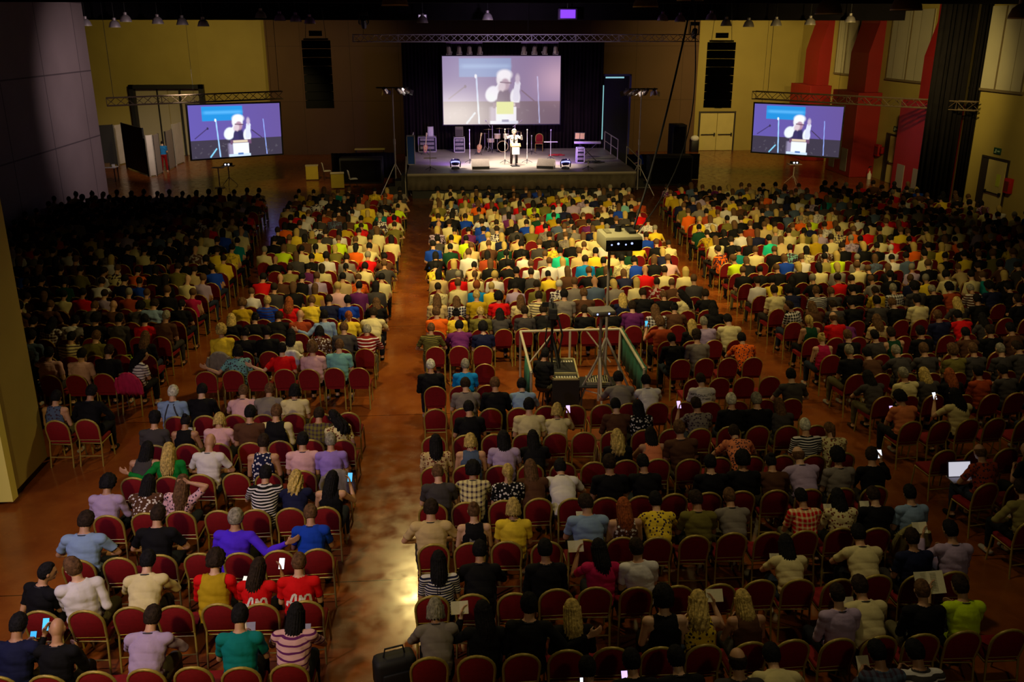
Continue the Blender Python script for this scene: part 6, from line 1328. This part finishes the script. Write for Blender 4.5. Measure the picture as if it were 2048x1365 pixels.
# the shirt front stays open: tie
MB().tube([(0, .030, 1.04), (0, .062, .96), (0, .066, .84), (0, .06, .70)], [.02, .026, .034, .03], 8).build('tie', BLACK, o)
standing('lookl', (4, 0, 0, 25, 0, 'lap', 'lap'), at_z(331, 343), R(10), 'brightblue', 'S', 'sk', 'person standing between the partitions in a blue and white shirt', lin(120, 14, 18), 1.0, 's')
standing('beside', (12, 0, 0, 30, 0, 'lap', 'lap'), (10.15, 47.3, 0), R(60), 'blue', 'S', 'sr', 'person in blue T-shirt behind the steps at the keyboard end of the stage', TROU[1], .97)
# operator inside the barrier
for (pos, rz, l) in (((1.98, 17.55), R(-35), 'black stool under the camera operator'), ):
    e = empty('stool', (*pos, 0), rz, l, 'stool'); MB().lathe([(0, .44), (.17, .44), (.18, .47), (.16, .50), (0, .50)], n=20).build('seat', BLACK, e)
    for k in range(4): a = k*math.pi/2+.78; MB().cyl((.1*math.cos(a), .1*math.sin(a), .45), (.19*math.cos(a), .19*math.sin(a), 0), .013).build('leg', DARKM, e)
o, sh = person('n', 'black', '-', 'S', 'sk', (1.98, 17.55, 0), R(-35), 1.0, 1.0); tag(o, 'camera operator in black T-shirt sitting inside the barrier beside the tripod', 'person')
# laptop on the knees of the man in the pillar block
e = empty('laptop', at_y(1931, 935, 12.75), 0, 'open laptop with bright white screen on the knees of a balding sitter', 'laptop')
_s = min(SEATS, key=lambda s: abs(SEATS[s]['pos'][0]-8.2)+abs(SEATS[s]['pos'][1]-12.28)); e.location = (SEATS[_s]['pos'][0]-.02, SEATS[_s]['pos'][1]+.46, .68)
MB().b2((-.20, -.27, 0), (.20, 0, .018), .005).build('keyboard_base', mat('laptop_grey', (.3, .28, .36), .4, metal=.4), e)
Mt = Euler((R(15), 0, 0)).to_matrix(); ld = MB().box(Mt @ Vector((0, .0, .14))+Vector((0, .01, .0)), (.40, .012, .28), Euler((R(-18), 0, 0)).to_matrix()).build('lid', mat('laptop_dark', (.03, .03, .08), .4), e)
c_ = Mt @ Vector((0, 0, .14))+Vector((0, .01, 0)); Ms = Euler((R(-18), 0, 0)).to_matrix(); MB().box(c_+Ms @ Vector((0, -.0075, .003)), (.36, .002, .235), Ms).build('laptop_screen', mat('laptop_glow', (.6, .6, .65), .4, emit=(.52, .52, .60), estr=1.0), ld)
# tablet on the knees in the narrow block
e = empty('tablet', (-2.62, 10.32, .78), 0, 'white lit tablet on the knees between the mustard vest and the red T-shirt', 'tablet'); e.rotation_euler = (R(35), 0, R(-12))
MB().b2((-.13, -.095, -.005), (.13, .095, .004), .004).build('tablet_body', BLACK, e); MB().b2((-.12, -.088, .0042), (.12, .088, .006)).build('tablet_screen', mat('tablet_glow', (.8, .8, .85), .4, emit=(.72, .72, .76), estr=1.0), e)
# clothes and bags on chairs
def draped(px, py, c, lab, z=.93, k=1.0):
    p = at_z(px, py, z); best = min(SEATS, key=lambda s: abs(SEATS[s]['pos'][0]-p.x)+abs(SEATS[s]['pos'][1]-.3-p.y)); X, Y = SEATS[best]['pos']; o = empty('jacket', (X, Y, 0), SEATS[best]['rz'], lab, 'jacket', 'jackets hung over chair backs')
    m = MB(); vs = []; fs = []; n = 20; prof = [(-.02, .42), (-.065, .55), (-.06, .75), (-.045, .90), (0, .965), (.05, .90), (.06, .72)]
    for j, (dy, z2) in enumerate(prof):
        for i in range(n+1):
            t = -1+2*i/n; top = z2-.16*(abs(t)**2.6) if z2 > .8 else z2+.03*math.sin(i*2.2+j); x = t*(.23+.03*(z2 < .6)+.01*math.sin(i*1.7)); vs.append((x*k, back_y(z2)+dy+.008*math.sin(i*1.3+j), top))
    for j in range(len(prof)-1):
        for i in range(n): a = j*(n+1)+i; fs.append((a, a+1, a+n+2, a+n+1))
    b_ = m.add(vs, fs).build('jacket_body', mat('fabric_'+c, COL[c], .85, noise=.15, nscale=12, bump=.3), o, 'full'); sm = b_.modifiers.new('thick', 'SOLIDIFY'); sm.thickness = .018
    for s_ in (-1, 1): MB().tube([(s_*.21, back_y(.84)-.05, .84), (s_*.25, back_y(.7)-.06, .70), (s_*.245, back_y(.5)-.05, .50)], [.035, .045, .038], 10).build('sleeve', MATS['fabric_'+c], o)
draped(577, 702, 'white', 'pale jacket hung over a chair behind the red T-shirt, narrow block'); draped(452, 703, 'grey', 'light grey knitted jacket hung on the chair of the curly blond sitter')
draped(675, 951, 'grey', 'grey jacket hung over the aisle chair next to the striped black T-shirt'); draped(1810, 1060, 'khaki', 'khaki jacket hanging over a chair beside the dotted light blue shirt')
draped(258, 760, 'magenta', 'pink scarf-like jacket over the aisle chair of the wall block')
for px, py, z, c, l in ((207, 792, .5, 'lime', 'yellow-green shoulder bag on the chair beside the black coat'), (790, 1352, 0.0, 'black', 'black rucksack standing in the centre aisle at the bottom edge'), (878, 1306, .5, 'lilac', 'lilac handbag on the seat of the first wide block chair')):
    p = at_z(px, py, z+.1); p.z = z
    if z > .1: _b = min(SEATS, key=lambda s: abs(SEATS[s]['pos'][0]-p.x)+abs(SEATS[s]['pos'][1]-p.y)+(9 if SEATS[s]['who'] else 0)); p = Vector((*SEATS[_b]['pos'], .50))
    o = empty('bag', p, .3, l, 'bag', 'bags among the seats'); mt = mat('bag_'+c, COL[c], .7, noise=.1, nscale=10, bump=.2)
    k = 1.35 if c == 'black' else .85; MB().b2((-.19*k, -.1*k, .0), (.19*k, .1*k, .30*k), .07).build('bag_body', mt, o, 60); MB().tube([(-.1*k, 0, .28*k), (-.08*k, 0, .38*k), (.08*k, 0, .38*k), (.1*k, 0, .28*k)], .012).build('handle', mt, o)
    MB().b2((-.13*k, -.125*k, .04), (.13*k, -.095*k, .18*k), .02).build('pocket', mt, o)

o = copy_tree(proto); o.location = onst(1078, 303); o.rotation_euler = (0, 0, R(172)); tag(o, 'red banquet chair standing alone on the stage beside the drum kit', 'chair'); del o['group']
